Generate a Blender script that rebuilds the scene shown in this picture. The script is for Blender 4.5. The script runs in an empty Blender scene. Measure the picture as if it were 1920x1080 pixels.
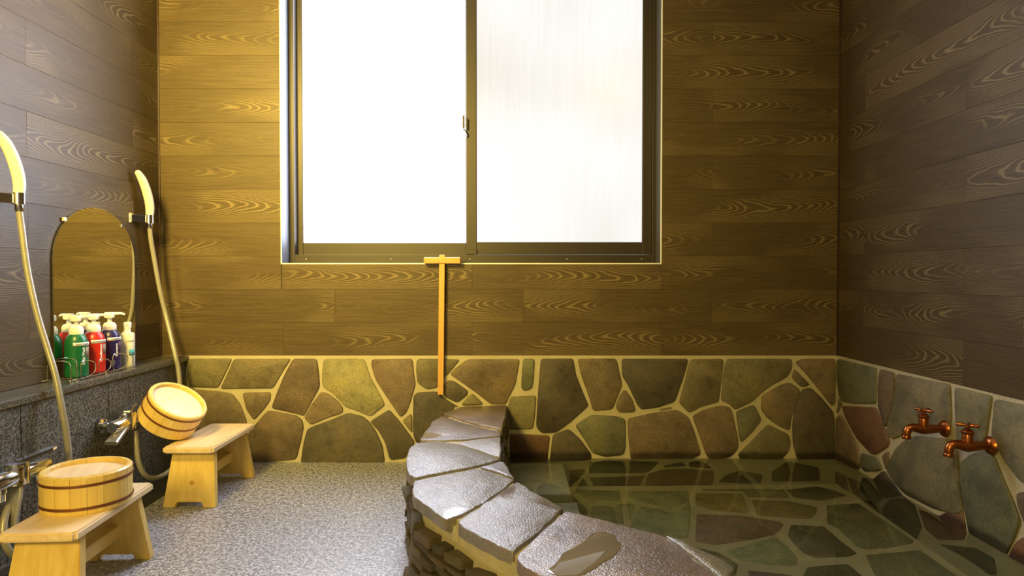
import bpy, bmesh, math, random
from mathutils import Vector, Matrix, Euler
C = bpy.context.scene
COL = C.collection
R = math.radians
rng = random.Random(7)

# ------------------------------------------------------------------ camera, world, lights, exposure
F_PX, CX, CY, PITCH = 1228.0, 957.0, 540.0, math.atan(23 / 1228.0)
CAM = Vector((0, 0, 0.8))
cam_d = bpy.data.cameras.new('camera')
cam_d.sensor_width = 36.0
cam_d.lens = F_PX / 1920 * 36.0
cam_d.shift_x = (960 - CX) / 1920
cam_d.clip_start = 0.02
cam = bpy.data.objects.new('camera', cam_d)
cam.location = CAM
cam.rotation_euler = (math.pi / 2 - PITCH, 0, 0)
COL.objects.link(cam)
C.camera = cam

C.view_settings.view_transform = 'Standard'
C.view_settings.look = 'None'
C.view_settings.gamma = 1.0
C.view_settings.use_curve_mapping = False
C.view_settings.exposure = 0.0
C.cycles.use_denoising = True
C.cycles.max_bounces = 14
C.cycles.diffuse_bounces = 5
C.cycles.glossy_bounces = 6
C.cycles.transmission_bounces = 8
C.cycles.transparent_max_bounces = 8
C.cycles.sample_clamp_indirect = 6.0
C.cycles.blur_glossy = 0.3

W = bpy.data.worlds.new('world')
C.world = W
W.use_nodes = True
W.node_tree.nodes['Background'].inputs[0].default_value = (0.80, 0.90, 1.0, 1)
W.node_tree.nodes['Background'].inputs[1].default_value = 1.0
PANE_STRENGTH = 21.0
PANE_COLOR = (0.78, 0.83, 1.0)

def light(name, kind, loc, energy, color, size, rot=(0, 0, 0)):
    d = bpy.data.lights.new(name, kind)
    d.energy = energy
    d.color = color
    if kind == 'AREA':
        d.shape = 'DISK'
        d.size = size
    else:
        d.shadow_soft_size = size
    o = bpy.data.objects.new(name, d)
    o.location = loc
    o.rotation_euler = rot
    COL.objects.link(o)
    return o
WARM = (1.0, 0.72, 0.16)
def aim(a, b):
    return (Vector(b) - Vector(a)).to_track_quat('-Z', 'Y').to_euler()
light('rear_lamp_light', 'AREA', (-0.95, -0.7, 1.45), 54, WARM, 0.50, aim((-0.95, -0.7, 1.45), (-0.75, 2.8, 1.20)))
wl = light('wall_lamp_light', 'AREA', (-1.15, 0.75, 1.95), 40, WARM, 0.40, aim((-1.15, 0.75, 1.95), (-0.90, 2.8, 1.45)))
wl.data.spread = R(85)
light('ceiling_lamp_light', 'AREA', (0.85, 0.3, 2.38), 13, WARM, 0.35)

# ------------------------------------------------------------------ pixel -> world (on the real planes of the room)
RV = Vector((1, 0, 0)); FV = Vector((0, math.cos(PITCH), -math.sin(PITCH))); UV = Vector((0, math.sin(PITCH), math.cos(PITCH)))
def ray(px, py):
    return (RV * ((px - CX) / F_PX) + UV * ((CY - py) / F_PX) + FV)
def onX(px, py, x):
    d = ray(px, py); return CAM + d * ((x - CAM.x) / d.x)
def onY(px, py, y):
    d = ray(px, py); return CAM + d * ((y - CAM.y) / d.y)
def onZ(px, py, z):
    d = ray(px, py); return CAM + d * ((z - CAM.z) / d.z)

YB, XL, XR, ZC, YF = 2.8, -1.498, 1.402, 2.42, -1.3
WATER_Z, BASIN_Z = 0.0156, -0.336
def under(px, py, axis, val):
    """point seen through the water surface, refracted, on a plane"""
    s = onZ(px, py, WATER_Z)
    d = ray(px, py).normalized()
    n = Vector((0, 0, 1)); eta = 1 / 1.33
    ci = -d.dot(n); k = 1 - eta * eta * (1 - ci * ci)
    t = d * eta + n * (eta * ci - math.sqrt(k))
    return s + t * ((val - s[axis]) / t[axis])

# ------------------------------------------------------------------ materials
def nodes(name):
    m = bpy.data.materials.new(name); m.use_nodes = True
    nt = m.node_tree
    return m, nt, nt.nodes['Principled BSDF']
def nd(nt, t, **kw):
    n = nt.nodes.new('ShaderNode' + t)
    for k, v in kw.items():
        if k.startswith('i_'):
            n.inputs[int(k[2:]) if k[2:].isdigit() else k[2:].replace('_', ' ')].default_value = v
        else:
            setattr(n, k, v)
    return n
def lk(nt, a, b): nt.links.new(a, b)
def math_n(nt, op, a, b=None, c=None, clamp=False):
    n = nt.nodes.new('ShaderNodeMath'); n.operation = op; n.use_clamp = clamp
    for i, v in enumerate((a, b, c)):
        if v is None: continue
        if isinstance(v, (int, float)): n.inputs[i].default_value = v
        else: nt.links.new(v, n.inputs[i])
    return n.outputs[0]
def ramp(nt, fac, stops):
    n = nt.nodes.new('ShaderNodeValToRGB')
    e = n.color_ramp.elements
    while len(e) > 1: e.remove(e[-1])
    for i, (p, c) in enumerate(stops):
        c = c if len(c) == 4 else (*c, 1)
        if i == 0: e[0].position = p; e[0].color = c
        else:
            x = e.new(p); x.color = c
    if fac is not None: nt.links.new(fac, n.inputs[0])
    return n
def mixc(nt, fac, a, b, blend='MIX'):
    n = nt.nodes.new('ShaderNodeMix'); n.data_type = 'RGBA'; n.blend_type = blend
    for i, v in ((0, fac), (6, a), (7, b)):
        if isinstance(v, (int, float)): n.inputs[i].default_value = v
        elif isinstance(v, tuple): n.inputs[i].default_value = (*v, 1) if len(v) == 3 else v
        else: nt.links.new(v, n.inputs[i])
    return n.outputs[2]
def objcoord(nt, scale=(1, 1, 1), rnd=True):
    tc = nd(nt, 'TexCoord')
    mp = nd(nt, 'Mapping'); mp.inputs['Scale'].default_value = scale
    if rnd:
        oi = nd(nt, 'ObjectInfo')
        k = math_n(nt, 'MULTIPLY', oi.outputs['Random'], 37.0)
        cb = nd(nt, 'CombineXYZ'); lk(nt, k, cb.inputs[0]); lk(nt, k, cb.inputs[1]); lk(nt, k, cb.inputs[2])
        ad = nd(nt, 'VectorMath', operation='ADD'); lk(nt, tc.outputs['Object'], ad.inputs[0]); lk(nt, cb.outputs[0], ad.inputs[1])
        lk(nt, ad.outputs[0], mp.inputs[0])
    else:
        lk(nt, tc.outputs['Object'], mp.inputs[0])
    return mp.outputs[0], tc
def noise(nt, vec, scale, detail=3, rough=0.5, dist=0.0):
    n = nd(nt, 'TexNoise'); n.inputs['Scale'].default_value = scale; n.inputs['Detail'].default_value = detail
    n.inputs['Roughness'].default_value = rough; n.inputs['Distortion'].default_value = dist
    lk(nt, vec, n.inputs['Vector'])
    return n.outputs['Fac']
def bump(nt, bsdf, h, strength, dist):
    b = nd(nt, 'Bump'); b.inputs['Strength'].default_value = strength; b.inputs['Distance'].default_value = dist
    lk(nt, h, b.inputs['Height']); lk(nt, b.outputs[0], bsdf.inputs['Normal'])
    return b
def plain(name, col, rough=0.5, metal=0.0, spec=0.5):
    m, nt, b = nodes(name)
    v, _ = objcoord(nt, rnd=False)
    n = noise(nt, v, 40, 2)
    c = mixc(nt, n, tuple(x * 0.92 for x in col), tuple(min(1, x * 1.08) for x in col))
    lk(nt, c, b.inputs['Base Color'])
    b.inputs['Roughness'].default_value = rough; b.inputs['Metallic'].default_value = metal
    b.inputs['Specular IOR Level'].default_value = spec
    return m

def panel_wood():
    m, nt, b = nodes('dark_wood_panel')
    tc = nd(nt, 'TexCoord'); oi = nd(nt, 'ObjectInfo')
    rnd = oi.outputs['Random']
    sp = nd(nt, 'SeparateXYZ'); lk(nt, tc.outputs['Object'], sp.inputs[0])
    u, v = sp.outputs[0], sp.outputs[1]
    r1 = math_n(nt, 'MULTIPLY', rnd, 53.7)
    # low noise in (u, v)
    cb = nd(nt, 'CombineXYZ'); lk(nt, math_n(nt, 'ADD', u, r1), cb.inputs[0]); lk(nt, v, cb.inputs[1]); lk(nt, r1, cb.inputs[2])
    def nz(su, sv, detail, rough=0.5):
        mp = nd(nt, 'Mapping'); mp.inputs['Scale'].default_value = (su, sv, 1); lk(nt, cb.outputs[0], mp.inputs[0])
        return noise(nt, mp.outputs[0], 1.0, detail, rough)
    wob = math_n(nt, 'SUBTRACT', nz(3.2, 4, 1), 0.5)
    vc = math_n(nt, 'ADD', v, math_n(nt, 'MULTIPLY', wob, 0.07))
    sgn = math_n(nt, 'SUBTRACT', math_n(nt, 'MULTIPLY', math_n(nt, 'GREATER_THAN', math_n(nt, 'FRACT', math_n(nt, 'MULTIPLY', rnd, 7.3)), 0.45), 2.0), 1.0)
    fld = math_n(nt, 'ADD', math_n(nt, 'MULTIPLY', math_n(nt, 'MULTIPLY', vc, vc), 2000.0), math_n(nt, 'MULTIPLY', math_n(nt, 'MULTIPLY', u, sgn), 17.0))
    fld = math_n(nt, 'ADD', fld, math_n(nt, 'MULTIPLY', nz(3.0, 9, 2), 6.5))
    fld = math_n(nt, 'ADD', fld, math_n(nt, 'MULTIPLY', nz(30, 60, 1), 0.5))
    fr = math_n(nt, 'FRACT', fld)
    line = ramp(nt, fr, [(0.0, (0, 0, 0)), (0.45, (0, 0, 0)), (0.66, (1, 1, 1)), (0.86, (0.15,) * 3), (1.0, (0, 0, 0))]).outputs[0]
    mask = ramp(nt, nz(1.9, 5, 1), [(0.46, (0.06,) * 3), (0.57, (1, 1, 1))]).outputs[0]
    streak = nz(7, 330, 3, 0.6)
    strk = ramp(nt, streak, [(0.35, (0, 0, 0)), (0.72, (1, 1, 1))]).outputs[0]
    lf = math_n(nt, 'MULTIPLY', line, mask)
    lf = math_n(nt, 'MULTIPLY', lf, 0.75)
    base = mixc(nt, strk, (0.052, 0.034, 0.013), (0.090, 0.062, 0.026))
    tint = math_n(nt, 'ADD', math_n(nt, 'MULTIPLY', rnd, 0.16), 0.92)
    base = mixc(nt, 1.0, base, (1, 1, 1), 'MULTIPLY')
    col = mixc(nt, lf, base, (0.23, 0.175, 0.085))
    hs = nd(nt, 'HueSaturation'); lk(nt, tint, hs.inputs['Value']); lk(nt, col, hs.inputs['Color'])
    lk(nt, hs.outputs[0], b.inputs['Base Color'])
    b.inputs['Roughness'].default_value = 0.48
    b.inputs['Specular IOR Level'].default_value = 0.30
    hh = math_n(nt, 'ADD', math_n(nt, 'MULTIPLY', line, -0.5), streak)
    bump(nt, b, hh, 0.22, 0.0015)
    return m

def flagstone(name, rough, wet=False):
    m, nt, b = nodes(name)
    v, _ = objcoord(nt)
    oi = nd(nt, 'ObjectInfo')
    n1 = noise(nt, v, 7, 4, 0.6, 0.6)
    n2 = noise(nt, v, 130, 3, 0.7)
    n3 = noise(nt, v, 22, 4, 0.65)
    f1 = ramp(nt, n1, [(0.3, (0.62, 0.60, 0.58)), (0.52, (1, 1, 1)), (0.72, (1.30, 1.18, 0.95))]).outputs[0]
    f2 = ramp(nt, n2, [(0.3, (0.72,) * 3), (0.55, (1, 1, 1)), (0.75, (1.35, 1.3, 1.2))]).outputs[0]
    f3 = ramp(nt, n3, [(0.30, (0.55, 0.55, 0.58)), (0.46, (1, 1, 1))]).outputs[0]
    c = mixc(nt, 1.0, oi.outputs['Color'], f1, 'MULTIPLY')
    c = mixc(nt, 1.0, c, f2, 'MULTIPLY')
    c = mixc(nt, 0.7, c, f3, 'MULTIPLY')
    lk(nt, c, b.inputs['Base Color'])
    h = math_n(nt, 'ADD', math_n(nt, 'MULTIPLY', n2, 0.35), n3)
    if not wet:
        # stone soaked by the bath water up to a ragged tide line
        ge = nd(nt, 'NewGeometry'); sx = nd(nt, 'SeparateXYZ'); lk(nt, ge.outputs['Position'], sx.inputs[0])
        tide = math_n(nt, 'ADD', sx.outputs[2], math_n(nt, 'MULTIPLY', n3, -0.03))
        soak = ramp(nt, math_n(nt, 'MULTIPLY_ADD', tide, 5.0, 0.5), [(0.60, (1, 1, 1)), (0.68, (0, 0, 0))]).outputs[0]
        soak = math_n(nt, 'MULTIPLY', soak, math_n(nt, 'GREATER_THAN', sx.outputs[0], 0.0))
        soak = math_n(nt, 'MULTIPLY', soak, math_n(nt, 'GREATER_THAN', sx.outputs[2], WATER_Z - 0.002))
        c = mixc(nt, soak, c, mixc(nt, 1.0, c, (0.34, 0.32, 0.30), 'MULTIPLY'))
        lk(nt, c, b.inputs['Base Color'])
    if wet:
        # standing water lies level in the hollows of the top slabs: smooth there, grainy elsewhere
        n4 = noise(nt, v, 3.1, 2, 0.5)
        pud = ramp(nt, n4, [(0.65, (0, 0, 0)), (0.69, (1, 1, 1))]).outputs[0]
        rr = ramp(nt, n4, [(0.65, (rough,) * 3), (0.69, (0.05,) * 3)]).outputs[0]
        lk(nt, rr, b.inputs['Roughness'])
        grain = noise(nt, v, 210, 2, 0.7)
        hh = math_n(nt, 'ADD', math_n(nt, 'MULTIPLY', grain, 0.9), math_n(nt, 'MULTIPLY', n3, 0.5))
        hh = math_n(nt, 'MULTIPLY', hh, math_n(nt, 'SUBTRACT', 1.0, pud))
        hh = math_n(nt, 'ADD', hh, math_n(nt, 'MULTIPLY', n1, 2.6))
        bump(nt, b, hh, 1.0, 0.0034)
        b.inputs['Specular IOR Level'].default_value = 1.0
        b.inputs['Coat Weight'].default_value = 0.8; b.inputs['Coat Roughness'].default_value = 0.30; b.inputs['Coat IOR'].default_value = 1.5
        lk(nt, nt.nodes['Bump'].outputs[0], b.inputs['Coat Normal']) if 'Bump' in nt.nodes else None
    else:
        b.inputs['Roughness'].default_value = rough
        b.inputs['Specular IOR Level'].default_value = 0.35
        bump(nt, b, h, 0.5, 0.004)
    return m

def mortar():
    m, nt, b = nodes('yellow_grey_mortar')
    v, _ = objcoord(nt, rnd=False)
    n1 = noise(nt, v, 9, 3); n2 = noise(nt, v, 160, 3, 0.7)
    c = mixc(nt, n1, (0.34, 0.30, 0.20), (0.50, 0.45, 0.31))
    c = mixc(nt, 0.5, c, ramp(nt, n2, [(0.3, (0.7,) * 3), (0.6, (1.1,) * 3)]).outputs[0], 'MULTIPLY')
    lk(nt, c, b.inputs['Base Color']); b.inputs['Roughness'].default_value = 0.8
    bump(nt, b, n2, 0.5, 0.003)
    return m

def granite(name, dark, light_, scale, rough, bstr, p=(0.38, 0.62)):
    m, nt, b = nodes(name)
    v, _ = objcoord(nt, rnd=False)
    n1 = noise(nt, v, scale, 3, 0.65)
    n2 = noise(nt, v, scale * 0.45, 2, 0.6)
    n3 = noise(nt, v, 2.5, 2)
    s = math_n(nt, 'ADD', math_n(nt, 'MULTIPLY', n1, 0.7), math_n(nt, 'MULTIPLY', n2, 0.3))
    c = ramp(nt, s, [(p[0], dark), (0.5, tuple((a + q) / 2 * 0.85 for a, q in zip(dark, light_))), (p[1], light_)]).outputs[0]
    c = mixc(nt, 0.35, c, ramp(nt, n3, [(0.35, (0.75,) * 3), (0.65, (1.15,) * 3)]).outputs[0], 'MULTIPLY')
    lk(nt, c, b.inputs['Base Color']); b.inputs['Roughness'].default_value = rough
    b.inputs['Specular IOR Level'].default_value = 0.6
    bump(nt, b, s, bstr, 0.003)
    return m

def pale_wood(name, axis, c1, c2, knots=False):
    m, nt, b = nodes(name)
    sc = [55, 55, 55]; sc[axis] = 3.0
    v, _ = objcoord(nt, tuple(sc))
    n1 = noise(nt, v, 1.0, 4, 0.6, 0.4)
    v2, _ = objcoord(nt, (1, 1, 1))
    n2 = noise(nt, v2, 9, 2)
    c = ramp(nt, n1, [(0.28, c2), (0.5, tuple((a + q) / 2 for a, q in zip(c1, c2))), (0.68, c1)]).outputs[0]
    c = mixc(nt, 0.35, c, ramp(nt, n2, [(0.35, (0.82, 0.76, 0.66)), (0.6, (1.05, 1.05, 1.05))]).outputs[0], 'MULTIPLY')
    lk(nt, c, b.inputs['Base Color'])
    b.inputs['Roughness'].default_value = 0.38; b.inputs['Specular IOR Level'].default_value = 0.5
    bump(nt, b, n1, 0.12, 0.001)
    return m

M = {}
M['panel'] = panel_wood()
M['flag'] = flagstone('flagstone', 0.55)
M['wet'] = flagstone('wet_flagstone', 0.34, True)
M['mortar'] = mortar()
M['slate'] = flagstone('split_slate', 0.6)
for n_ in M['slate'].node_tree.nodes:
    if n_.type == 'BUMP': n_.inputs['Strength'].default_value = 1.0; n_.inputs['Distance'].default_value = 0.004
M['floor'] = granite('pebble_washed_floor', (0.035, 0.036, 0.042), (0.56, 0.57, 0.62), 140, 0.42, 1.0, (0.40, 0.58))
fb = M['floor'].node_tree.nodes['Principled BSDF']
fb.inputs['Specular IOR Level'].default_value = 1.0; fb.inputs['Coat Weight'].default_value = 0.8; fb.inputs['Coat Roughness'].default_value = 0.45
M['floor'].node_tree.links.new(M['floor'].node_tree.nodes['Bump'].outputs[0], fb.inputs['Coat Normal'])
M['granite'] = granite('dark_granite', (0.008, 0.008, 0.007), (0.22, 0.21, 0.165), 250, 0.5, 0.5, (0.46, 0.64))
M['granite_polished'] = granite('honed_granite', (0.022, 0.021, 0.018), (0.18, 0.17, 0.135), 250, 0.26, 0.15, (0.38, 0.66))
M['backing'] = plain('brown_wall_board', (0.075, 0.053, 0.03), 0.8)
M['trim_dark'] = plain('maroon_corner_strip', (0.03, 0.012, 0.010), 0.4)
M['bronze'] = plain('bronze_aluminium', (0.024, 0.017, 0.010), 0.42, 0.1)
M['bronze_dark'] = plain('dark_bronze_groove', (0.012, 0.009, 0.007), 0.5, 0.2)
M['reveal'] = plain('grey_reveal_board', (0.075, 0.075, 0.078), 0.5)
M['edge'] = plain('pale_edge_strip', (0.70, 0.68, 0.64), 0.45)
M['chrome'] = plain('chrome', (0.72, 0.72, 0.72), 0.10, 1.0)
M['steel'] = plain('steel_wire', (0.78, 0.76, 0.72), 0.22, 1.0)
M['ivory'] = plain('ivory_plastic', (0.64, 0.61, 0.53), 0.32)
M['hose'] = plain('grey_hose', (0.34, 0.32, 0.26), 0.32, 0.25)
M['satin'] = plain('satin_nickel', (0.42, 0.41, 0.36), 0.38, 0.8)
M['copper'] = plain('copper', (0.38, 0.125, 0.042), 0.30, 1.0)
M['copper_hoop'] = plain('dull_copper_hoop', (0.20, 0.075, 0.030), 0.40, 0.5)
M['white'] = plain('white_plastic', (0.84, 0.84, 0.78), 0.35)
M['green'] = plain('green_plastic', (0.008, 0.135, 0.050), 0.30)
M['red'] = plain('red_plastic', (0.52, 0.022, 0.012), 0.30)
M['navy'] = plain('navy_plastic', (0.020, 0.012, 0.085), 0.30)
M['cream'] = plain('cream_plastic', (0.72, 0.72, 0.62), 0.40)
M['label'] = plain('white_label', (0.85, 0.85, 0.80), 0.5)
M['ink'] = plain('dark_ink', (0.05, 0.05, 0.05), 0.6)
M['teal'] = plain('teal_label', (0.06, 0.30, 0.36), 0.5)
M['tan'] = plain('tan_label', (0.26, 0.20, 0.12), 0.5)
M['plum'] = plain('plum_label', (0.10, 0.03, 0.07), 0.5)
M['pewter'] = plain('pewter_tag', (0.16, 0.15, 0.12), 0.4, 0.6)
M['rubber'] = plain('black_rubber', (0.02, 0.02, 0.02), 0.6)
M['hinoki_x'] = pale_wood('pale_cypress_long', 1, (0.80, 0.61, 0.21), (0.67, 0.46, 0.12))
M['hinoki_z'] = pale_wood('pale_cypress_upright', 2, (0.80, 0.61, 0.21), (0.67, 0.46, 0.12))
M['hinoki_seat'] = pale_wood('sheen_paled_cypress', 1, (0.86, 0.70, 0.45), (0.72, 0.53, 0.28))  # paler cypress copy: whitish window sheen on seats and bucket boards put into colour
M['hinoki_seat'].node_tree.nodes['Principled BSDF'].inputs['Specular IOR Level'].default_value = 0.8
M['honey'] = pale_wood('honey_pine', 2, (0.62, 0.36, 0.09), (0.48, 0.25, 0.055))
M['ceiling'] = plain('cream_ceiling', (0.55, 0.50, 0.40), 0.7)
M['grate'] = plain('dark_steel_grate', (0.10, 0.095, 0.085), 0.35, 0.7)

m, nt, b = nodes('silver_mirror'); b.inputs['Metallic'].default_value = 1.0; b.inputs['Roughness'].default_value = 0.015
b.inputs['Base Color'].default_value = (0.80, 0.82, 0.78, 1); M['mirror'] = m

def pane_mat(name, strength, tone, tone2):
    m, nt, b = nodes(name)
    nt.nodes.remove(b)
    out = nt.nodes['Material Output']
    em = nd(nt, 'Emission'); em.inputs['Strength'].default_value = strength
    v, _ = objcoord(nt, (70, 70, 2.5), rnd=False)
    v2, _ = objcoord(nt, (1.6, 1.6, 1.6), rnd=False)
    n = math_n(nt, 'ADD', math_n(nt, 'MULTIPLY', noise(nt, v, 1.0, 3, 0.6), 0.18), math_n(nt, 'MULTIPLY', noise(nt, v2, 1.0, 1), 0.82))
    c = ramp(nt, n, [(0.36, tone2), (0.60, tone)]).outputs[0]      # frosting streaks; broad cream blotches are uneven outside light painted into the glow
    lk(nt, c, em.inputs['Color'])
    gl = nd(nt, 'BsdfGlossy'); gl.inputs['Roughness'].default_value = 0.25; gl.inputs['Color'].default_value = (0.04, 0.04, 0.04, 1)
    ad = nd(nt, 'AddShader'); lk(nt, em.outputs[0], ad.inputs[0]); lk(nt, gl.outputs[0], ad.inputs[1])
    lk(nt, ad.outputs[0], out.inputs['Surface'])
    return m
M['pane_l'] = pane_mat('frosted_pane_daylit', PANE_STRENGTH, PANE_COLOR, PANE_COLOR)
M['pane_r'] = pane_mat('frosted_pane_uneven_light', 1.0, (1.02, 1.01, 0.98), (0.88, 0.85, 0.78))

m, nt, b = nodes('clear_bath_water')
nt.nodes.remove(b)
g = nd(nt, 'BsdfGlass'); g.inputs['IOR'].default_value = 1.33; g.inputs['Roughness'].default_value = 0.0
g.inputs['Color'].default_value = (0.93, 0.98, 0.92, 1)
tc = nd(nt, 'TexCoord'); n = noise(nt, tc.outputs['Object'], 5.0, 2)
bp = nd(nt, 'Bump'); bp.inputs['Strength'].default_value = 0.06; bp.inputs['Distance'].default_value = 0.02
lk(nt, n, bp.inputs['Height']); lk(nt, bp.outputs[0], g.inputs['Normal'])
lk(nt, g.outputs[0], nt.nodes['Material Output'].inputs['Surface']); M['water'] = m

# ------------------------------------------------------------------ builders
def tag(o, label=None, cat=None, group=None, kind=None):
    if label: o['label'] = label
    if cat: o['category'] = cat
    if group: o['group'] = group
    if kind: o['kind'] = kind
    return o
def empty(name, loc=(0, 0, 0), rot=(0, 0, 0)):
    o = bpy.data.objects.new(name, None); o.empty_display_size = 0.05
    o.location = loc; o.rotation_euler = rot; COL.objects.link(o)
    return o
def link(name, me, mat, parent=None, loc=(0, 0, 0), rot=None, smooth=False, color=None):
    o = bpy.data.objects.new(name, me)
    COL.objects.link(o)
    o.location = loc
    if rot is not None: o.rotation_euler = rot
    if mat is not None:
        me.materials.clear(); me.materials.append(mat)
    if smooth:
        for p in me.polygons: p.use_smooth = True
    if parent is not None: o.parent = parent
    if color: o.color = (*color, 1)
    return o
def mesh(name, vs, fs):
    me = bpy.data.meshes.new(name); me.from_pydata([tuple(v) for v in vs], [], fs); me.update(); return me
def from_bm(name, bm):
    bmesh.ops.recalc_face_normals(bm, faces=bm.faces)
    me = bpy.data.meshes.new(name); bm.to_mesh(me); bm.free(); return me
def bm_box(bm, c, s, rot=None, taper=None):
    r = bmesh.ops.create_cube(bm, size=1.0)
    for v in r['verts']:
        p = Vector((v.co.x * s[0], v.co.y * s[1], v.co.z * s[2]))
        if taper and v.co.z > 0: p.x *= taper[0]; p.y *= taper[1]
        if rot is not None: p = rot @ p
        v.co = p + Vector(c)
    return r['verts']
def box(name, c, s, mat, parent=None, bev=0.0, rot=None, taper=None, seg=2, at_center=True):
    bm = bmesh.new()
    bm_box(bm, (0, 0, 0) if at_center else c, s, None, taper)
    if bev:
        bmesh.ops.bevel(bm, geom=list(bm.edges), offset=bev, segments=seg, affect='EDGES', profile=0.6)
    return link(name, from_bm(name, bm), mat, parent, c if at_center else (0, 0, 0), rot, smooth=False)
def lathe(name, prof, mat, parent=None, loc=(0, 0, 0), rot=None, n=32, smooth=True, scale=(1, 1), caps=True):
    vs, fs = [], []
    k = len(prof)
    for i in range(n):
        a = 2 * math.pi * i / n
        for r, z in prof: vs.append((r * math.cos(a) * scale[0], r * math.sin(a) * scale[1], z))
    for i in range(n):
        j = (i + 1) % n
        for q in range(k - 1):
            fs.append((i * k + q, j * k + q, j * k + q + 1, i * k + q + 1))
    for q, flip in ((0, True), (k - 1, False)):
        if caps and prof[q][0] > 1e-5:
            f = [i * k + q for i in range(n)]
            fs.append(tuple(reversed(f)) if flip else tuple(f))
    bm = bmesh.new(); me0 = mesh('tmp', vs, fs); bm.from_mesh(me0); bpy.data.meshes.remove(me0)
    bmesh.ops.remove_doubles(bm, verts=bm.verts, dist=1e-6)
    o = link(name, from_bm(name, bm), mat, parent, loc, rot)
    if smooth: shade(o)
    return o
def shade(o, ang=35):
    me = o.data
    for p in me.polygons: p.use_smooth = True
    bm = bmesh.new(); bm.from_mesh(me)
    for e in bm.edges:
        if len(e.link_faces) == 2 and e.calc_face_angle(0) > R(ang): e.smooth = False
    bm.to_mesh(me); bm.free()
def catmull(pts, sub=6, closed=False):
    P = [Vector(p) for p in pts]; out = []
    n = len(P); rngn = n if closed else n - 1
    for i in range(rngn):
        if closed: p0, p1, p2, p3 = P[(i - 1) % n], P[i], P[(i + 1) % n], P[(i + 2) % n]
        else: p0, p1, p2, p3 = P[max(i - 1, 0)], P[i], P[i + 1], P[min(i + 2, n - 1)]
        for s in range(sub):
            t = s / sub
            out.append(0.5 * ((2 * p1) + (-p0 + p2) * t + (2 * p0 - 5 * p1 + 4 * p2 - p3) * t * t + (-p0 + 3 * p1 - 3 * p2 + p3) * t ** 3))
    if not closed: out.append(P[-1])
    return out
def tube_bm(bm, pts, rad, n=10, closed=False, flat=1.0, caps=True):
    m_ = len(pts)
    rr = rad if isinstance(rad, (list, tuple)) else [rad] * m_
    rings = []
    nrm = None
    for i in range(m_):
        a = pts[i - 1] if (i > 0 or closed) else pts[i]
        c = pts[(i + 1) % m_] if (i < m_ - 1 or closed) else pts[i]
        t = (c - a).normalized()
        if nrm is None:
            nrm = t.orthogonal().normalized()
        nrm = (nrm - t * nrm.dot(t)).normalized()
        bn = t.cross(nrm)
        rings.append([bm.verts.new(pts[i] + (nrm * math.cos(2 * math.pi * k / n) + bn * math.sin(2 * math.pi * k / n) * flat) * rr[i]) for k in range(n)])
    for i in range(m_ if closed else m_ - 1):
        A, B = rings[i], rings[(i + 1) % m_]
        for k in range(n):
            bm.faces.new((A[k], A[(k + 1) % n], B[(k + 1) % n], B[k]))
    if not closed and caps:
        bm.faces.new(list(reversed(rings[0]))); bm.faces.new(rings[-1])
def tube(name, pts, rad, mat, parent=None, n=10, sub=6, closed=False, loc=(0, 0, 0), flat=1.0):
    o_ = Vector(loc)
    P = [Vector(p) - o_ for p in pts]
    Q = catmull(P, sub, closed) if sub > 1 else P
    if isinstance(rad, (list, tuple)):
        rr = []
        for i in range(len(Q)):
            f = i / max(sub, 1); a = min(int(f), len(rad) - 1); b_ = min(a + 1, len(rad) - 1)
            rr.append(rad[a] + (rad[b_] - rad[a]) * (f - a))
        rad = rr
    bm = bmesh.new(); tube_bm(bm, Q, rad, n, closed, flat)
    o = link(name, from_bm(name, bm), mat, parent, loc if parent is None else o_)
    shade(o, 50)
    return o
def basis(U, V, Wv):
    return Matrix((U, V, Wv)).transposed().to_euler()
BASES = {
    'back': (Vector((1, 0, 0)), Vector((0, 0, 1)), Vector((0, -1, 0))),
    'right': (Vector((0, -1, 0)), Vector((0, 0, 1)), Vector((-1, 0, 0))),
    'left': (Vector((0, 1, 0)), Vector((0, 0, 1)), Vector((1, 0, 0))),
    'front': (Vector((-1, 0, 0)), Vector((0, 0, 1)), Vector((0, 1, 0))),
    'floor': (Vector((1, 0, 0)), Vector((0, 1, 0)), Vector((0, 0, 1))),
}
ROTS = {k: basis(*v) for k, v in BASES.items()}
def area2(P):
    return sum(P[i][0] * P[(i + 1) % len(P)][1] - P[(i + 1) % len(P)][0] * P[i][1] for i in range(len(P)))
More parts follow.
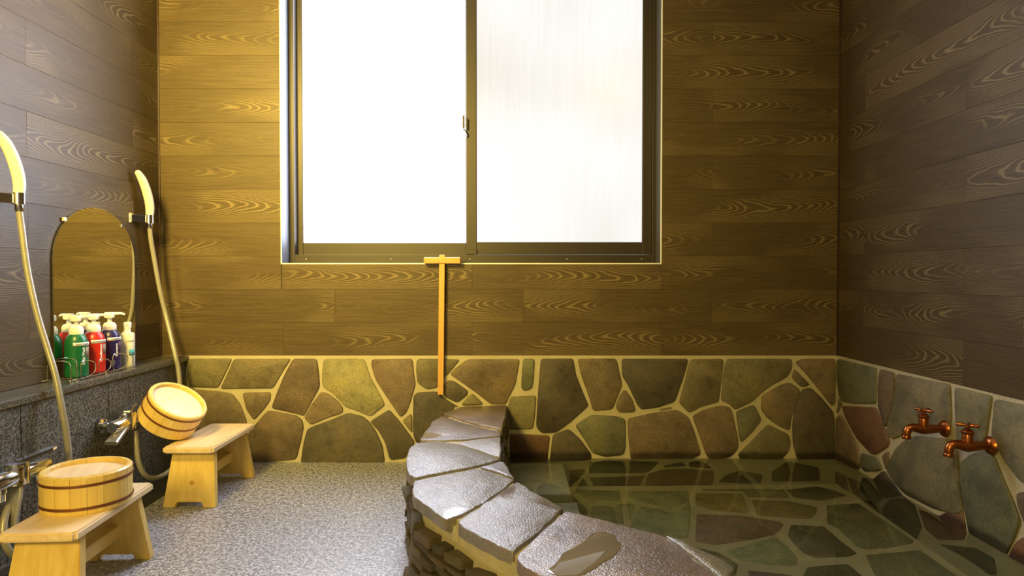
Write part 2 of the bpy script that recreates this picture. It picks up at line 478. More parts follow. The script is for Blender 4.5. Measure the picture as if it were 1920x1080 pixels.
def slab(name, pts3, side, thick, mat, parent, bev=0.004, color=None, sink=0.01, tilt=0.0, chamfer=0.012, wob=0.0, lift=0.0):
    """stone or plank: outline on a plane, standing proud by `thick`, its own origin and rounded edge"""
    U, V, Wv = BASES[side]
    cen = Vector((0, 0, 0))
    for p in pts3: cen += Vector(p)
    cen /= len(pts3)
    P = [((Vector(p) - cen).dot(U), (Vector(p) - cen).dot(V)) for p in pts3]
    if area2(P) < 0: P.reverse()
    if chamfer:
        Q = []
        n = len(P)
        for i in range(n):
            p, a, c = Vector(P[i]), Vector(P[i - 1]), Vector(P[(i + 1) % n])
            da, dc = min(chamfer, (a - p).length * 0.3), min(chamfer, (c - p).length * 0.3)
            pa, pc = p + (a - p).normalized() * da, p + (c - p).normalized() * dc
            Q += [pa, (pa + pc + 2 * p) / 4, pc]
        P = Q
    if wob:
        Q = []
        n = len(P)
        for i in range(n):
            a, c = Vector(P[i]), Vector(P[(i + 1) % n])
            Q.append(a)
            if (c - a).length > 0.05:
                nn = Vector((c.y - a.y, a.x - c.x)).normalized()
                for t in (0.33, 0.67): Q.append(a.lerp(c, t) + nn * rng.uniform(-wob, wob))
        P = Q
    n = len(P)
    tx, ty = rng.uniform(-tilt, tilt), rng.uniform(-tilt, tilt)
    vs = []
    for zz, ins in ((-sink, 0.0), (thick - bev, 0.0), (thick - bev * 0.3, 0.35), (thick, 1.0)):
        for i in range(n):
            p = Vector(P[i])
            if ins:
                a, c = Vector(P[i - 1]), Vector(P[(i + 1) % n])
                t = (c - a)
                if t.length > 1e-6:
                    t.normalize(); p = p + Vector((-t.y, t.x)) * bev * ins
            z = zz + (p.x * tx + p.y * ty if zz > 0 else 0)
            vs.append((p.x, p.y, z + lift))
    fs = []
    for r in range(3):
        for i in range(n):
            j = (i + 1) % n
            fs.append((r * n + i, r * n + j, (r + 1) * n + j, (r + 1) * n + i))
    fs.append(tuple(range(3 * n, 4 * n)))
    fs.append(tuple(reversed(range(n))))
    o = link(name, mesh(name, vs, fs), mat, parent, cen, ROTS[side], color=color)
    shade(o, 40)
    return o
def prism(name, poly, z0, z1, mat, parent=None, bev=0.0):
    if area2(poly) < 0: poly = list(reversed(poly))
    n = len(poly)
    vs = [(x, y, z0) for x, y in poly] + [(x, y, z1) for x, y in poly]
    fs = [(i, (i + 1) % n, n + (i + 1) % n, n + i) for i in range(n)] + [tuple(range(n, 2 * n)), tuple(reversed(range(n)))]
    return link(name, mesh(name, vs, fs), mat, parent)
def text_mesh(s, size):
    cu = bpy.data.curves.new('txt', 'FONT'); cu.body = s; cu.size = size; cu.align_x = 'CENTER'; cu.align_y = 'CENTER'
    cu.resolution_u = 2; cu.offset = size * 0.02
    o = bpy.data.objects.new('txt', cu); COL.objects.link(o)
    dg = bpy.context.evaluated_depsgraph_get()
    me = bpy.data.meshes.new_from_object(o.evaluated_get(dg))
    bpy.data.objects.remove(o); bpy.data.curves.remove(cu)
    return me

# ------------------------------------------------------------------ setting: walls, ceiling, floor
PL = 0.005                                   # plank thickness
WX0, WX1, WZ0, WZ1 = -0.980, 0.645, 0.850, 2.20   # window opening
def quadbox_mesh(boxes):
    bm = bmesh.new()
    for c0, c1 in boxes:
        bm_box(bm, [(a + q) / 2 for a, q in zip(c0, c1)], [q - a for a, q in zip(c0, c1)])
    return from_bm('wall', bm)
T = 0.12
ZB = -0.45
yb = YB + PL
wall_back = link('wall_back', quadbox_mesh([
    ((XL - T, yb, ZB), (WX0, yb + T, ZC)), ((WX1, yb, ZB), (XR + T, yb + T, ZC)),
    ((WX0, yb, ZB), (WX1, yb + T, WZ0)), ((WX0, yb, WZ1), (WX1, yb + T, ZC))]), M['backing'])
wall_left = link('wall_left', quadbox_mesh([((XL - PL - T, YF, ZB), (XL - PL, yb, ZC))]), M['backing'])
wall_right = link('wall_right', quadbox_mesh([((XR + PL, YF, ZB), (XR + PL + T, yb, ZC))]), M['backing'])
wall_front = link('wall_front', quadbox_mesh([((XL - T, YF - T, ZB), (XR + T, YF, ZC))]), M['ceiling'])
ceiling = link('ceiling', quadbox_mesh([((XL - T, YF - T, ZC), (XR + T, yb + T, ZC + 0.1))]), M['ceiling'])
for o, l, c in ((wall_back, 'back wall of dark wood-grain planks above a band of flagstones, pierced by the window', 'wall'),
                (wall_left, 'left wall of dark wood-grain planks behind the two hand showers', 'wall'),
                (wall_right, 'right wall of dark wood-grain planks above flagstones with the copper taps', 'wall'),
                (wall_front, 'plain cream wall behind the viewer', 'wall'),
                (ceiling, 'plain cream ceiling over the bathroom', 'ceiling')):
    tag(o, l, c, kind='structure')

Z0, RH = 0.458, 0.142
G = 0.0002
plank_cache = {}
def plank(u0, u1, z0, z1, side, parent):
    """one plank between u0..u1 along its wall (X for the back wall, Y for the side walls)"""
    L, H = (u1 - u0) - 2 * G, (z1 - z0) - 2 * G
    if L < 0.01 or H < 0.01: return
    key = (round(L, 4), round(H, 4))
    if key not in plank_cache:
        b_ = 0.0005
        vs = []
        for zz, i in ((-0.0005, 0), (PL - b_, 0), (PL, b_)):
            vs += [(-L / 2 + i, -H / 2 + i, zz), (L / 2 - i, -H / 2 + i, zz), (L / 2 - i, H / 2 - i, zz), (-L / 2 + i, H / 2 - i, zz)]
        fs = [(8, 9, 10, 11)] + [(r * 4 + i, r * 4 + (i + 1) % 4, (r + 1) * 4 + (i + 1) % 4, (r + 1) * 4 + i) for r in (0, 1) for i in range(4)]
        me = mesh('plank', vs, fs); me.materials.append(M['panel'])
        plank_cache[key] = me
    um, zm = (u0 + u1) / 2, (z0 + z1) / 2
    loc = {'back': (um, YB + PL, zm), 'left': (XL - PL, um, zm), 'right': (XR + PL, um, zm)}[side]
    return link('plank', plank_cache[key], None, parent, loc, ROTS[side])
rows = int(math.ceil((ZC - Z0) / RH))
for k in range(rows):
    z0, z1 = Z0 + k * RH, min(Z0 + (k + 1) * RH, ZC)
    odd = (k % 2 == 0)
    seams = [XL + 0.002] + ([-0.973, -0.164, 0.645] if odd else [-0.752, 0.055, 0.862]) + [XR - 0.004]
    for a, c in zip(seams[:-1], seams[1:]):
        if z1 <= WZ0 or z0 >= WZ1:
            plank(a, c, z0, z1, 'back', wall_back); continue
        # cut by the window opening
        if a < WX0: plank(a, min(c, WX0), z0, z1, 'back', wall_back)
        if c > WX1: plank(max(a, WX1), c, z0, z1, 'back', wall_back)
        lo, hi = max(a, WX0), min(c, WX1)
        if hi > lo:
            if z0 < WZ0: plank(lo, hi, z0, WZ0, 'back', wall_back)
            if z1 > WZ1: plank(lo, hi, WZ1, z1, 'back', wall_back)
    s0 = (2.61, 1.80) if odd else (2.837, 2.035)
    sl = [YB - 0.002] + [y for y in (2.61, 1.80, 0.99, 0.18, -0.63) if odd] + [y for y in (2.037, 1.228, 0.42, -0.39, -1.2) if not odd] + [YF]
    for a, c in zip(sl[1:], sl[:-1]): plank(a, c, z0, z1, 'left', wall_left)
    sr = [YB - 0.002] + [y for y in (2.025, 1.216, 0.41, -0.40, -1.2) if odd] + [y for y in (2.60, 1.79, 0.98, 0.17, -0.64) if not odd] + [YF]
    for a, c in zip(sr[1:], sr[:-1]): plank(a, c, z0, z1, 'right', wall_right)
# corner strips
t1 = box('trim_1', (XR - 0.003, YB - 0.003, (Z0 + ZC) / 2), (0.007, 0.007, ZC - Z0), M['trim_dark'], bev=0.001)
tag(t1, 'thin dark corner strip between back wall and right wall', 'trim', kind='structure')
t2 = box('trim_2', (XL + 0.003, YB - 0.003, (Z0 + ZC) / 2), (0.007, 0.007, ZC - Z0), M['trim_dark'], bev=0.001)
tag(t2, 'thin maroon corner strip between back wall and left wall', 'trim', kind='structure')

# ------------------------------------------------------------------ flagstones on the back wall (traced in three views of it)
def cr(ox, oy, s, *pts): return [(ox + x / s, oy + y / s) for x, y in pts]
def c5(*p): return cr(320, 640, 4, *p)
def c6(*p): return cr(720, 640, 4, *p)
def c7(*p): return cr(1150, 640, 4, *p)
def c8(*p): return cr(1520, 640, 4.8, *p)
OL, BR, RU, DK, GN, GY, PK, KH = (0.165, 0.142, 0.080), (0.145, 0.112, 0.072), (0.145, 0.080, 0.048), (0.082, 0.069, 0.048), (0.125, 0.128, 0.078), (0.185, 0.168, 0.100), (0.175, 0.128, 0.084), (0.24, 0.215, 0.115)
back_stones = [
    (c5((130,130),(465,128),(415,235),(360,345),(120,340)), OL), (c5((475,132),(905,130),(850,215),(770,350),(375,352),(420,260)), OL),
    (c5((905,155),(925,130),(1098,130),(1115,250),(1120,340),(1070,430),(1000,560),(960,545),(755,500),(800,380),(850,260)), BR),
    (c5((1148,132),(1455,130),(1500,270),(1600,450),(1605,475),(1500,560),(1380,510),(1310,490),(1220,390),(1140,340),(1135,250)), KH),
    (c5((1510,135),(1815,130),(1825,240),(1838,320),(1800,450),(1770,530),(1725,570),(1650,460),(1540,290),(1505,180)), PK),
    (c5((118,355),(350,372),(465,390),(525,470),(575,600),(560,660),(118,760)), BR), (c5((540,385),(755,380),(750,440),(700,510),(625,590),(570,510)), BR),
    (c5((118,800),(540,720),(560,800),(590,915),(118,920)), DK),
    (c5((1130,375),(1190,395),(1260,450),(1295,500),(1290,535),(1180,570),(1050,625),(1000,570),(1060,470)), PK),
    (c5((735,515),(945,555),(990,590),(1000,640),(980,740),(945,880),(860,892),(600,912),(570,800),(555,720),(640,620),(690,560)), BR),
    (c5((1330,535),(1440,560),(1490,600),(1540,670),(1590,780),(1608,905),(975,910),(1000,750),(1025,660),(1060,640),(1200,590)), DK),
    (c5((1640,510),(1720,600),(1835,755),(1780,840),(1760,875),(1645,890),(1610,760),(1560,670),(1495,600)), DK),
    (c5((1735,592),(1800,540),(1812,560),(1812,690)), OL),
    (c6((245,140),(270,130),(570,135),(480,245),(440,280),(400,345),(320,360),(250,310),(242,220)), OL),
    (c6((222,405),(255,382),(400,375),(450,425),(560,492),(600,500),(600,760),(240,760),(218,690)), DK),
    (c6((625,135),(1010,132),(1015,150),(985,320),(930,430),(915,470),(800,470),(700,390),(560,290),(495,245),(530,205)), BR),
    (c6((480,290),(530,300),(630,370),(625,400),(550,460),(450,410),(450,330)), DK), (c6((660,385),(740,460),(735,475),(600,480),(580,470)), OL),
    (c6((1042,128),(1130,130),(1120,290),(1110,350),(1055,372),(1028,350),(1035,200)), GN), (c6((950,415),(1140,403),(1130,560),(1115,655),(935,655),(918,630),(930,480)), OL),
    (c6((1175,130),(1420,128),(1440,250),(1500,400),(1535,480),(1400,600),(1290,680),(1180,685),(1140,640),(1150,450),(1165,250)), DK),
    (c6((945,690),(1245,705),(1230,830),(1220,960),(945,960)), RU), (c6((1265,700),(1385,655),(1470,730),(1555,845),(1550,890),(1500,930),(1235,960)), DK),
    (c6((1450,130),(1740,128),(1760,220),(1785,320),(1720,490),(1700,510),(1565,520),(1545,440),(1480,260)), BR),
    (c6((1805,355),(1860,430),(1885,510),(1870,530),(1760,530),(1735,490),(1770,400)), BR),
    (c6((1430,630),(1550,550),(1740,560),(1810,580),(1810,800),(1790,850),(1660,865),(1560,835),(1500,730)), GN),
    (c7((60,130),(560,130),(535,230),(495,350),(460,450),(330,495),(210,510),(180,480),(110,330),(65,260)), DK), (c7((575,135),(825,130),(815,230),(790,440),(780,455),(650,490),(580,530),(560,530),(490,460),(510,380),(545,260)), OL),
    (c7((845,130),(1335,130),(1335,200),(1300,265),(1180,330),(1100,390),(1040,450),(910,515),(870,470),(805,445),(820,260)), OL),
    (c7((1370,150),(1420,130),(1665,130),(1665,320),(1650,460),(1630,480),(1570,400),(1450,250),(1365,160)), BR), (c7((1355,205),(1475,325),(1410,345),(1335,275)), BR),
    (c7((340,507),(440,490),(420,500),(345,513)), OL),
    (c7((105,580),(300,535),(480,512),(565,570),(610,690),(655,845),(600,875),(130,890),(110,700)), PK), (c7((590,560),(680,510),(800,482),(870,490),(890,530),(935,740),(935,800),(880,865),(730,900),(690,840),(640,690)), BR),
    (c7((918,525),(1045,475),(1070,500),(1110,590),(1040,680),(955,760),(940,700)), GN), (c7((1110,410),(1240,330),(1320,305),(1400,360),(1380,440),(1330,580),(1320,670),(1230,630),(1150,570),(1105,510)), BR),
    (c7((1155,620),(1310,695),(1330,760),(1310,830),(1250,895),(960,895),(930,850),(1040,740)), OL), (c7((1410,360),(1480,345),(1560,420),(1650,530),(1660,600),(1660,890),(1380,895),(1345,760),(1340,620),(1370,450)), DK),
    (c7((1662,350),(1665,465),(1635,490),(1610,440)), OL),
]
def jig(c, a=0.10):
    f = rng.uniform(1 - a, 1 + a)
    return tuple(x * f * rng.uniform(0.97, 1.03) for x in c)
ST = 0.008
mo = link('mortar', quadbox_mesh([((XL, YB, ZB), (XR, yb + 0.002, Z0))]), M['mortar'], wall_back)
for pts, col in back_stones:
    slab('stone', [onY(x, y, YB) for x, y in pts], 'back', ST, M['flag'], wall_back, bev=0.004, color=jig(col), tilt=0.012)
right_stones = [
    (c8((250,158),(600,240),(595,560),(390,560),(300,545),(265,490),(245,300)), GN), (c8((640,248),(765,285),(750,560),(690,760),(680,770),(620,600),(615,420),(625,300)), BR),
    (c8((785,292),(1265,388),(1275,700),(1270,790),(940,800),(870,830),(750,880),(700,850),(695,780),(755,560)), GY),
    (c8((1315,412),(1645,492),(1610,720),(1590,870),(1500,960),(1400,980),(1330,900),(1315,600)), GY),
    ([(1868,748),(1990,774),(1990,930),(1918,905),(1890,870),(1862,820)], GY),
    (c8((290,580),(590,595),(640,700),(720,900),(700,950),(600,1015),(560,1020),(430,880),(330,700)), RU),
    ([(1569,784),(1578,777),(1592,802),(1611,838),(1614,880),(1600,880),(1569,868)], PK), ([(1575,746),(1581,756),(1571,776)], OL),
    ([(1616,849),(1646,858),(1656,880),(1644,884),(1622,884),(1615,874)], GN), ([(1668,845),(1656,855),(1664,882),(1668,866)], BR),
    ([(1700,824),(1720,817),(1790,824),(1797,850),(1808,962),(1790,964),(1750,953),(1700,928),(1680,908),(1664,884),(1670,862),(1682,840)], GY),
    ([(1803,867),(1822,852),(1844,845),(1866,854),(1882,894),(1901,937),(1916,978),(1906,1005),(1888,1042),(1818,1000),(1809,948),(1801,894)], GN),
    ([(1908,924),(1990,914),(1990,990),(1925,985),(1911,950)], BR), ([(1905,1020),(1918,1008),(1985,1002),(1985,1080),(1930,1064),(1893,1046)], RU),
]
mo = link('mortar', quadbox_mesh([((XR, YF, ZB), (XR + PL + 0.002, YB, Z0))]), M['mortar'], wall_right)
for pts, col in right_stones:
    slab('stone', [onX(x, y, XR) for x, y in pts], 'right', ST, M['flag'], wall_right, bev=0.004, color=jig(col), tilt=0.012)

def voronoi_cells(seeds, box_, gap):
    """irregular flagstone outlines: half-plane clipping of a rectangle"""
    x0, y0, x1, y1 = box_
    out = []
    for i, s in enumerate(seeds):
        P = [Vector((x0, y0)), Vector((x1, y0)), Vector((x1, y1)), Vector((x0, y1))]
        for j, t in enumerate(seeds):
            if i == j: continue
            d = Vector(t) - Vector(s); L = d.length
            if L < 1e-6: continue
            d /= L; lim = Vector(s).dot(d) + L / 2 - gap / 2
            Q = []
            for a, c in zip(P, P[1:] + P[:1]):
                fa, fc = a.dot(d) - lim, c.dot(d) - lim
                if fa <= 0: Q.append(a)
                if fa * fc < 0: Q.append(a + (c - a) * (fa / (fa - fc)))
            P = Q
            if len(P) < 3: break
        if len(P) >= 3: out.append(P)
    return out
def seeds_in(box_, step, r_):
    x0, y0, x1, y1 = box_
    nx, ny = max(1, round((x1 - x0) / step)), max(1, round((y1 - y0) / step))
    return [(x0 + (i + 0.5 + r_.uniform(-0.32, 0.32)) * (x1 - x0) / nx, y0 + (j + 0.5 + r_.uniform(-0.32, 0.32)) * (y1 - y0) / ny) for i in range(nx) for j in range(ny)]
rr_ = random.Random(3)
bx_ = (0.55, 0.03, 1.66, 0.452)
for P in voronoi_cells(seeds_in(bx_, 0.2, rr_), bx_, 0.018):      # the flagstones go on beside the viewer
    slab('stone', [Vector((XR, p.x, p.y)) for p in P], 'right', ST, M['flag'], wall_right, bev=0.004, color=jig(rr_.choice([GY, GN, BR, OL])), tilt=0.01)

# ------------------------------------------------------------------ stone bath: rim, basin
RZ = 0.246
outer_px = [(838,766),(820,790),(787,827),(768,845),(761,868),(770,893),(773,925),(800,950),(835,972),(858,987),(905,1020),(965,1052),(1010,1080)]
inner_px = [(951,757),(944,790),(941,820),(940,862),(965,892),(1000,922),(1058,956),(1120,972),(1190,992),(1250,1005),(1325,1040),(1375,1066),(1405,1082)]
outer = [onZ(x, y, RZ) for x, y in outer_px]
inner = [onZ(x, y, RZ) for x, y in inner_px]
outer = [Vector((outer[0].x, YB, RZ))] + outer + [Vector((0.15, 1.06, RZ)), Vector((0.25, 0.86, RZ)), Vector((0.29, 0.6, RZ))]
inner = [Vector((inner[0].x, YB, RZ))] + inner + [Vector((0.50, 1.06, RZ)), Vector((0.545, 0.86, RZ)), Vector((0.57, 0.6, RZ))]
outer = [p for p in outer[:1] + [q for q in outer[1:] if q.y < YB - 0.01]]
inner = [p for p in inner[:1] + [q for q in inner[1:] if q.y < YB - 0.01]]
def offset_path(path, d):
    out = []
    for i, p in enumerate(path):
        a, c = path[max(i - 1, 0)], path[min(i + 1, len(path) - 1)]
        t = (c - a).normalized()
        out.append(p + Vector((-t.y, t.x, 0)) * d)
    return out
bath = empty('stone_bath', (0.5, 1.9, 0))
tag(bath, 'sunken stone bath with a curved rim of wet flat slabs beside the grey floor', 'bath')
BO = Vector((0.5, 1.9, 0))
core_o = offset_path(outer, 0.028); core_i = offset_path(inner, -0.018)
core = [(p.x - BO.x, p.y - BO.y) for p in core_o] + [(p.x - BO.x, p.y - BO.y) for p in reversed(core_i)]
# keep the ends square on the walls
prism('rim_core', core, -0.42, RZ - 0.007, M['mortar'], bath)
def local(pts): return [Vector(p) - BO for p in pts]
c1 = lambda *p: cr(720, 740, 3.177, *p)
WP, WG, WB = (0.175, 0.150, 0.152), (0.185, 0.165, 0.140), (0.180, 0.140, 0.120)
rim_stones = [
    (c1((355,112),(460,72),(732,62),(720,140),(702,205),(560,178)), WB), (c1((285,160),(345,125),(480,168),(690,218),(695,243),(500,263),(360,270),(215,268),(235,230)), WP),
    (c1((520,270),(695,252),(692,372),(560,328),(440,290)), (0.36, 0.35, 0.36)), (c1((150,320),(190,288),(330,276),(430,292),(560,340),(690,385),(540,426),(380,456),(190,495),(150,478),(130,400)), WG),  # the near-white slab has its window sparkle put into the stone colour
    (c1((570,430),(690,396),(715,400),(776,492),(645,448)), WP), (c1((180,512),(380,470),(540,438),(640,458),(776,506),(700,570),(600,640),(460,715),(370,745),(270,670),(175,605),(168,560)), WG),
    (c1((785,525),(800,524),(920,600),(1068,680),(1000,748),(880,858),(770,943),(640,880),(480,800),(440,765),(500,712),(650,622)), WP),
    ([(1061,958),(1130,974),(1200,993),(1243,1003),(1280,1031),(1315,1059),(1350,1090),(1250,1130),(1130,1120),(1060,1096),(1010,1077),(982,1062),(968,1046),(975,1035),(1020,992)], WB),
    ([(1247,1005),(1275,1011),(1310,1030),(1350,1047),(1378,1067),(1366,1083),(1352,1083),(1320,1058),(1285,1031)], WG),
]
def slab_local(name, pts, *a, **k):
    return slab(name, local(pts), *a, **k)
for pts, col in rim_stones:
    slab_local('stone', [onZ(x, y, RZ) for x, y in pts], 'floor', 0.0, M['wet'], bath, bev=0.003, color=jig(col), sink=0.028, tilt=0.0 if len(pts) == 15 else 0.010, wob=0.004, chamfer=0.007, lift=0.0 if len(pts) == 15 else rng.uniform(-0.002, 0.002))
for poly in ([(0.175,1.095),(0.33,1.11),(0.445,1.17),(0.488,1.06),(0.525,0.92),(0.40,0.86),(0.262,0.87)], [(0.268,0.845),(0.40,0.835),(0.53,0.89),(0.553,0.72),(0.563,0.61),(0.30,0.61)]):
    slab_local('stone', [Vector((x, y, RZ)) for x, y in poly], 'floor', 0.0, M['wet'], bath, bev=0.005, color=jig(WG), sink=0.036, wob=0.002)
# a puddle lying on the largest slab, level and mirror-smooth
pud_px = cr(940, 840, 3.918, (415,828),(450,770),(520,735),(600,690),(660,625),(720,612),(800,622),(842,645),(850,680),(885,700),(850,770),(800,810),(740,840),(700,872),(650,905),(560,945),(430,945),(330,905),(395,850))
mp_, nt_, b_p = nodes('thin_water_on_stone'); b_p.inputs['Base Color'].default_value = (0.16, 0.135, 0.095, 1); b_p.inputs['Roughness'].default_value = 0.04; b_p.inputs['Specular IOR Level'].default_value = 0.5
slab_local('puddle', [onZ(x, y, RZ + 0.0012) for x, y in pud_px], 'floor', 0.0, mp_, bath, bev=0.0006, sink=0.004, lift=0.0, chamfer=0.008, wob=0.001)
band_o = [q + Vector((rng.uniform(-0.003, 0.003), rng.uniform(-0.003, 0.003), 0)) for q in catmull(offset_path(outer, 0.020), 3)]
band = [(p.x - BO.x, p.y - BO.y) for p in band_o] + [(p.x - BO.x, p.y - BO.y) for p in reversed(core_o)]
prism('mortar_band', band, 0.192, RZ - 0.020, M['mortar'], bath)
# stacked slate stones on the outer side of the rim
def path_at(path, s):
    for a, c in zip(path[:-1], path[1:]):
        L = (c - a).length
        if s <= L: return a + (c - a) * (s / L), (c - a).normalized()
        s -= L
    return path[-1], (path[-1] - path[-2]).normalized()
side = [Vector((p.x, p.y, 0)) for p in offset_path(outer, 0.016)]
total = sum((c - a).length for a, c in zip(side[:-1], side[1:]))
SL = [(0.13, 0.105, 0.055), (0.155, 0.13, 0.07), (0.095, 0.08, 0.05), (0.165, 0.125, 0.065), (0.135, 0.12, 0.075)]
slate_meshes = []
for q in range(14):
    bm = bmesh.new(); vv = bm_box(bm, (0, 0, 0), (1, 1, 1))
    for v in vv:
        v.co += Vector((rng.uniform(-0.13, 0.13), rng.uniform(-0.12, 0.12), rng.uniform(-0.20, 0.20)))
    bmesh.ops.bevel(bm, geom=list(bm.edges), offset=0.08, segments=1, affect='EDGES')
    slate_meshes.append(from_bm('stone', bm))
    slate_meshes[-1].materials.append(M['slate'])
side_in = [Vector((p.x, p.y, 0)) for p in offset_path(inner, -0.010)]
total_in = sum((c - a).length for a, c in zip(side_in[:-1], side_in[1:]))
for pth, tot, z in ((side, total, 0.002), (side_in, total_in, -0.02)):
    while z < (0.172 if pth is side else 0.195):
        h = rng.uniform(0.014, 0.028) if pth is side else rng.uniform(0.03, 0.05)
        h = min(h, 0.214 - z)
        s = rng.uniform(0.012, 0.05)
        while s < tot - 0.03:
            L = rng.uniform(0.05, 0.15)
            p, t = path_at(pth, s + L / 2)
            o = link('stone', slate_meshes[rng.randrange(14)], None, bath,
                     (p.x - BO.x, p.y - BO.y, z + h / 2), (rng.uniform(-0.10, 0.10), rng.uniform(-0.16, 0.16) if s > 0.1 else 0.0, math.atan2(t.y, t.x)), color=jig(rng.choice(SL), 0.15))
            o.scale = (L * 0.93, rng.uniform(0.026, 0.044), h * 0.90)
            s += L + 0.004
        z += h + 0.006
# basin: mortar bed and flagstones under water
box('basin_floor', (-0.02, -0.2275, BASIN_Z - 0.03 - 0.004), (1.836, 2.235, 0.06), M['mortar'], bath)
def c2(*p): return cr(940, 840, 3.918, *p)
def c3(*p): return cr(1400, 840, 3.692, *p)
FG, FO, FP, FD, FM = (0.22, 0.235, 0.145), (0.21, 0.18, 0.085), (0.17, 0.125, 0.105), (0.10, 0.088, 0.06), (0.155, 0.15, 0.09)
floor_px = [
    ([(1070,918),(1162,919),(1168,960),(1171,982),(1130,985),(1085,985)], FG), ([(1172,920),(1291,920),(1296,960),(1291,1008),(1255,1013),(1184,990)], FG),
    ([(1305,924),(1392,925),(1402,952),(1407,962),(1323,956),(1303,948)], FO), ([(1408,937),(1481,939),(1533,951),(1530,962),(1519,973),(1419,966)], FO),
    ([(1473,918),(1530,911),(1563,919),(1590,929),(1538,939),(1487,932)], FD), ([(1312,918),(1380,916),(1470,917),(1480,933),(1400,931),(1395,921)], FM),
    ([(1306,963),(1400,967),(1465,978),(1470,984),(1454,1002),(1400,1013),(1340,1022),(1303,1015)], FP), ([(1481,983),(1546,986),(1576,1013),(1609,1038),(1590,1043),(1530,1046),(1503,1035),(1476,1005)], FD),
    ([(1549,946),(1609,943),(1644,967),(1714,1013),(1711,1019),(1665,1027),(1625,1030),(1606,1024),(1573,992),(1550,980)], FM),
    ([(1362,1032),(1454,1006),(1476,1024),(1498,1046),(1495,1060),(1450,1060),(1385,1050)], FG), ([(1622,1040),(1725,1030),(1752,1049),(1800,1082),(1850,1120),(1690,1120),(1640,1078)], FM),
    ([(1512,1062),(1590,1056),(1622,1083),(1650,1130),(1500,1130),(1505,1080)], FD), ([(1400,1068),(1488,1078),(1485,1130),(1420,1130)], FP),
    ([(1250,1026),(1300,1024),(1350,1036),(1385,1058),(1380,1078),(1290,1078)], FM),
]
for pts, col in floor_px:
    slab_local('stone', [under(x, y, 2, BASIN_Z) for x, y in pts], 'floor', 0.0, M['flag'], bath, bev=0.006, color=jig(tuple(q * 1.25 for q in col)), sink=0.012)
bx_ = (0.62, 0.72, 1.38, 1.45)
for P in voronoi_cells(seeds_in(bx_, 0.3, rr_), bx_, 0.03):
    slab_local('stone', [Vector((p.x, p.y, BASIN_Z)) for p in P], 'floor', 0.0, M['flag'], bath, bev=0.006, color=jig(rr_.choice([FG, FO, FD, FM])), sink=0.012)
wallR_px = [(c3((535,135),(620,160),(680,190),(715,298),(540,233),(528,200)), BR), (c3((700,200),(790,232),(845,310),(890,400),(745,312)), BR),
    (c3((810,205),(950,225),(1165,395),(1215,550),(1175,635),(905,435),(765,325)), DK), (c3((1195,425),(1300,462),(1495,505),(1525,580),(1505,638),(1330,636),(1245,560)), RU),
    (c3((1335,665),(1590,692),(1715,765),(1735,880),(1690,880),(1500,748)), DK)]
for pts, col in wallR_px:
    P3 = [under(x, y, 0, XR) for x, y in pts]
    slab('stone', [p for p in P3], 'right', 0.006, M['flag'], wall_right, bev=0.004, color=jig(col))
wallB_px = [(c2((480,165),(620,152),(615,198),(590,207)), OL), (c2((650,97),(900,90),(1160,102),(1090,170),(1030,184),(640,184)), DK), (c2((1080,190),(1180,157),(1360,150),(1560,167),(1560,230),(1540,280),(1050,288)), BR),
    (c2((1190,128),(1330,104),(1360,130),(1200,143)), DK), (c2((1380,104),(1470,92),(1550,150),(1380,140)), DK),
    (c2((500,182),(600,217),(640,280),(500,282)), DK), (c2((650,217),(1060,202),(1010,284),(680,284)), DK), (c3((175,165),(280,92),(500,135),(505,228),(175,232)), DK), (c2((1590,250),(1640,202),(1760,165),(1920,196),(1900,262)), DK)]
for pts, col in wallB_px:
    slab('stone', [under(x, y, 1, YB) for x, y in pts], 'back', 0.006, M['flag'], wall_back, bev=0.004, color=jig(col))
# two submerged steps at the back left of the basin
def step(x0, x1, y0, y1, ztop, col):
    c = Vector(((x0 + x1) / 2, (y0 + y1) / 2, (ztop + BASIN_Z - 0.01) / 2)) - BO
    box('step_base', c, (x1 - x0 - 0.02, y1 - y0 - 0.01, ztop - 0.03 - BASIN_Z + 0.01 + 0.02), M['mortar'], bath)
    slab_local('step_slab', [Vector((x0, y0, ztop)), Vector((x1, y0, ztop)), Vector((x1, y1, ztop)), Vector((x0, y1, ztop))], 'floor', 0.0, M['flag'], bath, bev=0.005, color=col, sink=0.035, chamfer=0.006)
step(-0.06, 0.225, 2.40, YB - 0.008, -0.050, (0.40, 0.40, 0.33))
step(-0.02, 0.245, 2.17, 2.395, -0.125, (0.46, 0.47, 0.40))
# water
wpoly = [(p.x, p.y) for p in offset_path(inner, -0.022)] + [(XR - 0.0005, 0.6), (XR - 0.0005, YB - 0.0005)]
wm = mesh('bath_water', [(x - 0.7, y - 1.7, 0) for x, y in wpoly], [tuple(range(len(wpoly)))])
wo = link('bath_water', wm, M['water'], None, (0.7, 1.7, WATER_Z))
if wm.polygons[0].normal.z < 0: wm.flip_normals()
tag(wo, 'clear still bath water filling the stone basin', 'water')
box('end_wall', (-0.02, -1.33, -0.11), (1.836, 0.06, 0.62), M['mortar'], bath)

# floor of the washing area
fl = [(p.x, p.y) for p in offset_path(outer, 0.06)] + [(0.35, YF), (XL, YF), (XL, YB)]
floor = prism('floor', fl, -0.08, 0.0, M['floor'])
fx = quadbox_mesh([((0.30, YF, -0.08), (XR, 0.56, 0.0))])
link('floor_strip', fx, M['floor'], floor)
tag(floor, 'speckled grey washed-pebble floor between washing ledge and bath', 'floor', kind='structure')

